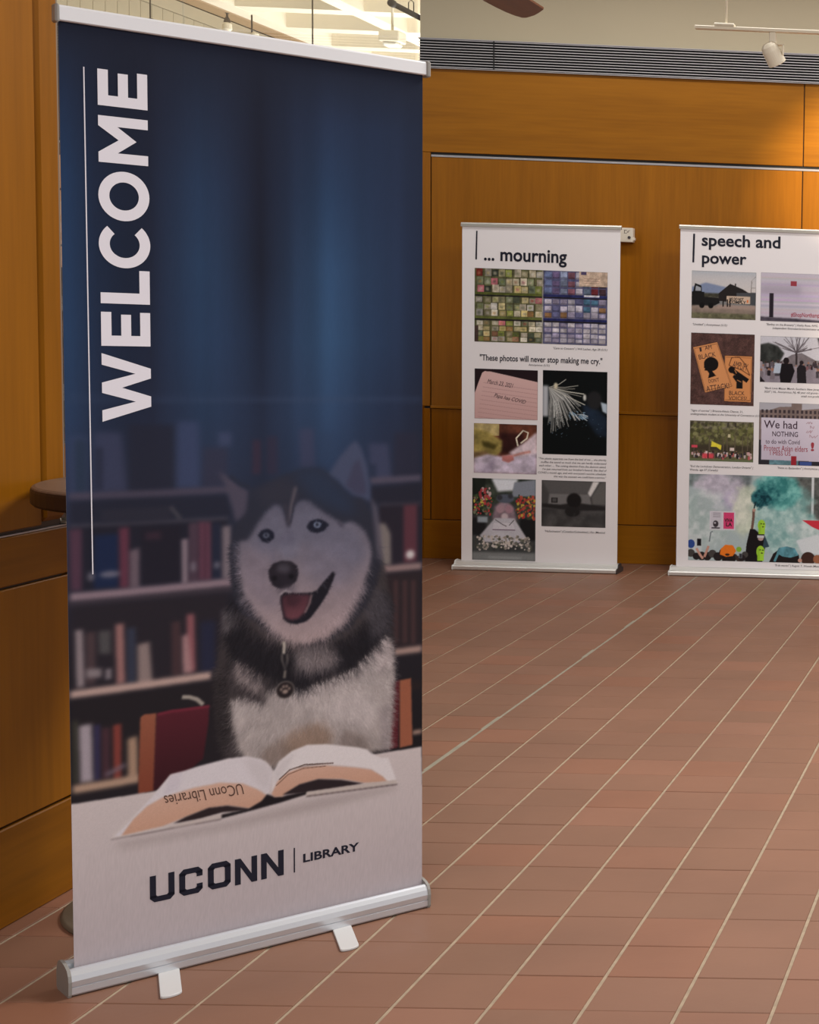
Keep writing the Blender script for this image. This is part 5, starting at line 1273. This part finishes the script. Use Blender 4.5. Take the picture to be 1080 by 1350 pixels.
# --- "speech and power"
SB_, ss = exhibition_banner('exhibition_banner', -2.075, 'white exhibition roll-up banner headed "speech and power" with a smoke photo at its foot', 2.036, 2.036)
flat_polys('rule', [[(.0705, 1.838), (.0815, 1.838), (.0845, 2.004), (.0735, 2.004)]], YT2, M_INKDARK, ss)
text('speech and', 0.1, .1215, 1.938, YT2, M_INKDARK, ss, width=.455, height=.092, bold=.022)
text('power', 0.1, .1225, 1.836, YT2, M_INKDARK, ss, width=.258, height=.069, bold=.022)
RX = 862.0
def srect(pts, x1=None): return [pts[0], (x1 or pts[1][0], pts[1][1])]
for r, fn, lb in (([(69.5, 1790.1), (440.2, 1514.9)], truck, 'photo of a truck by a dark gabled house and protest sign'),
                  (srect([(469.3, 1794.4), (811.1, 1512.2)], RX), painted_wall, 'photo of a pale painted wall'),
                  ([(69.6, 1429), (439.9, 1010)], signs, 'photo of two orange cardboard protest signs'),
                  (srect([(472.6, 1422.9), (818.3, 1154.1)], RX), march, 'photo of people marching under bare trees'),
                  ([(70.1, 915.5), (441.1, 678.1)], rally, 'photo of a rally under green trees'),
                  (srect([(472.7, 1032.5), (828.1, 668)], RX), placard, 'photo of a white hand-lettered placard'),
                  (srect([(70, 600.3), (839.8, 87.1)], RX), smoke, 'photo of green smoke above a crowd')):
    photo(r, ss, fn, 3.0, lb)
def lab(pts, s, w_m, h_m, m, **kw): return text(s, .03, pts[0][0] / 1000, pts[0][1] / 1000, YT2, m, ss, width=w_m, height=h_m, **kw)
M_BRN = mat('marker_brown', (58, 32, 24), .6); M_RED = mat('marker_red', (150, 44, 58), .6); M_MAR = mat('marker_dark', (58, 34, 52), .6)
lab([(113, 1317.5)], 'I', .012, .024, M_BRN, angle=.2); lab([(152.4, 1329.9)], 'AM', .04, .024, M_BRN, angle=.2); lab([(115.8, 1273.2)], 'BLACK', .10, .028, M_BRN, angle=.22)
lab([(175, 1137.4)], 'DON\'T', .062, .022, M_BRN, angle=.2); lab([(164.7, 1088)], 'ATTACK!', .135, .032, M_BRN, angle=.18)
lab([(310.3, 1235.3)], 'AMPLIFY', .088, .040, M_BRN, angle=-.22); lab([(293, 1072.2)], 'BLACK', .09, .024, M_BRN); lab([(293.4, 1043.2)], 'VOICES!', .105, .022, M_BRN)
lab([(286.5, 1624.6)], 'WE DO NOT', .085, .018, M_BLACK, bold=.03); lab([(284.6, 1606.8)], 'COMPLY', .10, .018, M_BLACK, bold=.03)
lab([(647, 1542)], '#ShopNorthampton', .20, .034, M_RED, bold=.012)
lab([(501.8, 884.5)], 'We had', .195, .046, M_MAR, bold=.008); lab([(549.2, 836.8)], 'NOTHING', .15, .030, M_MAR, bold=.008)
lab([(512.3, 793)], 'to do with Covid', .20, .026, M_MAR); lab([(502, 750)], 'Protect Asian elders', .255, .034, M_RED); lab([(537.9, 724.2)], 'I MISS US', .12, .024, M_RED)
lab([(772.9, 758.5)], '!', .02, .052, M_RED, bold=.03)
lab([(280.3, 320.2)], 'VIVA', .048, .022, M_BLACK, bold=.03); lab([(287.4, 295.6)], 'LA', .036, .022, M_BLACK, bold=.03)
caption(ss, [(75.6, 1473.5)], '"Untitled" | Anonymous (U.S.)', .0165, 'LEFT')
caption(ss, [(RX, [(811.6, 1487.8)][0][1])], '"Banksy on the Brewery" | Kathy Rose, NYC, 69-year\nindependent filmmaker/artist/animator educator', .0165, line=1.25)
caption(ss, [(71.6, 969.1)], '"Signs of sunrise" | Brianna-Alexis Chance, 21,\nundergraduate student at the University of Connecticut (U.S.)', .0165, 'LEFT', line=1.25)
caption(ss, [(RX, [(819.1, 1114)][0][1])], '"Black Lives Matter March, Southern New Jersey, June\n2020" | AL, Anonymous, NJ, 40 year old grants writer,\nsmall non-profit (U.S.)', .0165, line=1.25)
caption(ss, [(71.7, 640.3)], '"End the Lockdown Demonstration, London Ontario" |\nWendy, age 57 (Canada)', .0165, 'LEFT', line=1.25)
caption(ss, [(RX, [(828.5, 645.5)][0][1])], '"Note to Bystanders" | Anonymous (U.S.)', .0165)
caption(ss, [(RX, [(840.2, 64.4)][0][1])], '"8 de marzo" | August T. Woods (Mexico)', .0165)

# ------------------------------------------------------------------ small white device on the wall
dv = empty('wall_device', (-2.537, Y_BACK, 1.956))
tag(dv, 'small white plastic device mounted on the oak panel at the mourning banner\'s corner', 'wall device')
box('housing', (0, -0.050, 0), (0.110, -0.001, 0.086), mat('white_plastic', (214, 206, 190), .45), dv, 0.006, 2)
box('latch', (0.104, -0.046, 0.010), (0.118, -0.010, 0.030), mat('white_plastic', (214, 206, 190)), dv, 0.004)
flat_polys('pictogram', [[(.060, .052), (.074, .052), (.074, .0545), (.060, .0545)], [(.060, .0700), (.074, .0700), (.074, .0725), (.060, .0725)], [(.058, .052), (.061, .052), (.061, .0725), (.058, .0725)],
                         [(.074, .058), (.084, .058), (.084, .061), (.074, .061)], [(.078, .061), (.092, .070), (.090, .072), (.077, .064)]], -0.0505, M_INKGREY, dv)
lathe('key_switch', [(0, .0), (.009, .0), (.009, .004), (0, .004)], M_INKGREY, dv, 16).matrix_local = Matrix.Translation((.088, -.049, .028)) @ Matrix.Rotation(math.pi / 2, 4, 'X')

# ------------------------------------------------------------------ bar table behind the welcome banner
bt = empty('bar_table', (-2.045, 3.975, 0.0))
tag(bt, 'round brown-topped pedestal table half hidden behind the welcome banner', 'table')
top = lathe('table_top', [(0, 1.052), (.322, 1.052), (.328, 1.049), (.330, 1.045)], W_TABLE, bt, 64)
lathe('table_edge', [(.330, 1.046), (.332, 1.040), (.332, 1.012), (.326, 1.006), (0, 1.006)], M_TABLE_EDGE, bt, 64)
lathe('column', [(.036, .03), (.036, 1.006)], mat('dark_column', (44, 40, 38), .4, .6), bt, 24, smooth=True)
lathe('base', [(0, 0), (.285, 0), (.288, .006), (.280, .013), (.12, .030), (.05, .045), (0, .045)], M_TABLE_BASE, bt, 64, smooth=True)

# ------------------------------------------------------------------ track with spotlight
trk = empty('light_track', (-1.806, 8.5, 3.005))
tag(trk, 'cream ceiling light track hung on a thin stem', 'light track')
TL = X_END - 0.1 + 1.806
box('track_rail', (0, -.018, 0), (TL, .018, .018), M_LAMPWHITE, trk, .003)
for sx in (0.16, 2.2, 4.0):
    box('power_feed', (sx - .06, -.02, .0185), (sx + .045, .02, .034), M_LAMPWHITE, trk, .004)
    tube('stem', [(sx, 0, .034), (sx, 0, H_CEIL - 3.005 - .004)], .006, M_LAMPWHITE, trk)
def spotlight(x, aim, label, watts):
    s = empty('track_spotlight', (x, 8.5, 3.005)); tag(s, label, 'spotlight', 'spotlights on the track')
    box('adapter', (-.017, -.016, -.062), (.017, .016, -.001), M_LAMPWHITE, s, .004)
    c = Vector((0, 0, -.110)); dvec = (Vector(aim) - (s.location + c)).normalized()
    q = dvec.to_track_quat('-Z', 'Y').to_matrix().to_4x4()
    hd = lathe('housing', [(0, .062), (.024, .058), (.040, .044), (.046, .02), (.048, -.055), (.044, -.057), (.042, -.04), (0, -.038)], M_LAMPWHITE, s, 28, smooth=False)
    hd.data.transform(Matrix.Translation(c) @ q)
    yb = bmesh.new()
    add_box(yb, (.051, -.014, -.115), (.056, .014, -.060), .002); add_box(yb, (-.017, -.014, -.066), (.056, .014, -.060), .002)
    bm_obj('yoke', yb, M_LAMPWHITE, s)
    l = bpy.data.lights.new('track_spot_light', 'SPOT'); l.energy = watts; l.spot_size = math.radians(54); l.spot_blend = .7; l.shadow_soft_size = .04; l.color = (1.0, .80, .56)
    lo = bpy.data.objects.new('track_spot_light', l); col.objects.link(lo)
    lo.matrix_world = Matrix.Translation(s.location + c + dvec * .075) @ q
    return s
spotlight(-1.405, (-0.55, 9.30, 1.2), 'cream track spotlight nearest the free end of the light track', 55)
spotlight(-0.62, (-1.0, 9.80, 2.40), 'cream track spotlight further along the light track', 130)
spotlight(0.5, (0.4, 9.80, 1.6), 'cream track spotlight far along the light track', 80)

# ------------------------------------------------------------------ ceiling fan
fan = empty('ceiling_fan', (-2.07, 5.75, 2.70))
tag(fan, 'ceiling fan with brown wooden blades', 'ceiling fan')
lathe('motor_housing', [(0, -.06), (.09, -.05), (.12, -.01), (.12, .05), (.07, .08), (0, .085)], M_DARKBROWN, fan, 32)
tube('downrod', [(0, 0, .085), (0, 0, H_CEIL - 2.70 - .003)], .013, M_DARKBROWN, fan)
outline = [(-.060, .16), (-.094, .628), (-.087, .754), (-.078, .84), (-.066, .90), (-.048, .945), (-.030, .940), (.021, .879), (.060, .815), (.099, .743), (.097, .587), (.060, .16)]
for k_ in range(3):
    bm = bmesh.new(); add_prism(bm, outline, 'z', -.004, .004)
    o = bm_obj('blade', bm, W_FAN, fan); o.data.transform(Matrix.Rotation(2 * math.pi * k_ / 3, 4, 'Z'))
    bx_ = box('blade_arm', (-.02, .09, -.008), (.02, .24, -.0042), M_DARKBROWN, fan); bx_.data.transform(Matrix.Rotation(2 * math.pi * k_ / 3, 4, 'Z'))

# ------------------------------------------------------------------ things in the tall hall behind the glass
pipe = empty('suspended_pipe', (-4.5, 11.4, 3.615)); tag(pipe, 'dark brown suspended pipe with rounded end in the tall hall', 'pipe')
tube('pipe', [(0, .02, 0), (0, 2.4, 0)], .020, M_DARKBROWN, pipe, 14)
lathe('end_cap', [(0, -.03), (.018, -.026), (.026, -.01), (.026, .03), (.02, .04), (0, .04)], M_DARKBROWN, pipe, 16).matrix_local = Matrix.Translation((0, .012, 0)) @ Matrix.Rotation(-math.pi / 2, 4, 'X')
bm = bmesh.new(); add_tube(bm, [(-.018, .36, .015), (-.018, .36, .075), (0, .36, .092), (.018, .36, .075), (.018, .36, .015)], .004, 8); bm_obj('hook', bm, M_DARKBROWN, pipe, True)
tube('hanger_wire', [(0, .36, .09), (0, .36, 1.5)], .007, M_DARKBROWN, pipe)
for (x, y, z0, lb) in ((-7.94, 18.0, 2.0, 'thin dark cable hanging from the ribs beside the pipe\'s hall bay'), (-9.66, 18.0, 2.0, 'thin dark cable hanging in front of the boarded wall')):
    c_ = tube('hanging_cable', [(x, y, z0), (x, y, 5.195)], .008, M_DARKBROWN); tag(c_, lb, 'cable', 'cables hanging in the hall')
fp = empty('turned_finial', (-9.83, 20.0, 4.60)); tag(fp, 'small pale turned finial below the cornice beam', 'finial')
lathe('stem', [(0, .0), (.04, .0), (.05, .06), (.03, .1), (.055, .13), (.05, .19), (.02, .22), (0, .22)], M_CREAM, fp, 16, origin=(0, 0, .10))
lathe('tip', [(0, .30), (.04, .31), (.03, .35), (.012, .38), (.012, .41), (.03, .42), (0, .425)], M_DARKBROWN, fp, 12)
lathe('post', [(0, -4.605), (.02, -4.605), (.02, .1), (0, .1)], M_DARKBROWN, fp, 12)
hr = empty('hanging_rod', (-9.54, 20.0, 4.55)); tag(hr, 'short dark rod by the cornice beam', 'rod')
tube('rod', [(0, 0, -4.555), (0, 0, .46)], .010, M_DARKBROWN, hr)
lathe('collar', [(0, 0), (.05, 0), (.05, .06), (0, .08)], M_CREAM, hr, 12, origin=(.03, 0, .18))
bl = empty('box_light', (-7.875, 20.0, 4.70)); tag(bl, 'beige box light fixture with white lens under the waffle ceiling', 'light')
box('housing', (-.12, -.12, .05), (.12, .12, .18), M_CREAM, bl, .01)
box('lens', (-.09, -.09, 0), (.09, .09, .05), mat('white_lens', (236, 234, 226), .3), bl, .02)
tube('hanger', [(0, 0, .18), (0, 0, .955)], .015, M_CREAM, bl)
pn = empty('peach_panel', (-4.35, 7.55, 0.0)); tag(pn, 'peach segmented upright panel seen between post and welcome banner', 'panel')
box('frame', (-.30, .012, 0), (.30, .05, 2.78), M_DARKBROWN, pn)  # dark backing, raised above the boards to keep the bright hall out of the gap
for z0, z1 in ((1.64, 1.735), (1.745, 1.99), (2.0, 2.15)): box('board', (-.28, 0, z0), (.28, .012, z1), mat('peach_board', (226, 170, 130), .6), pn, .002)
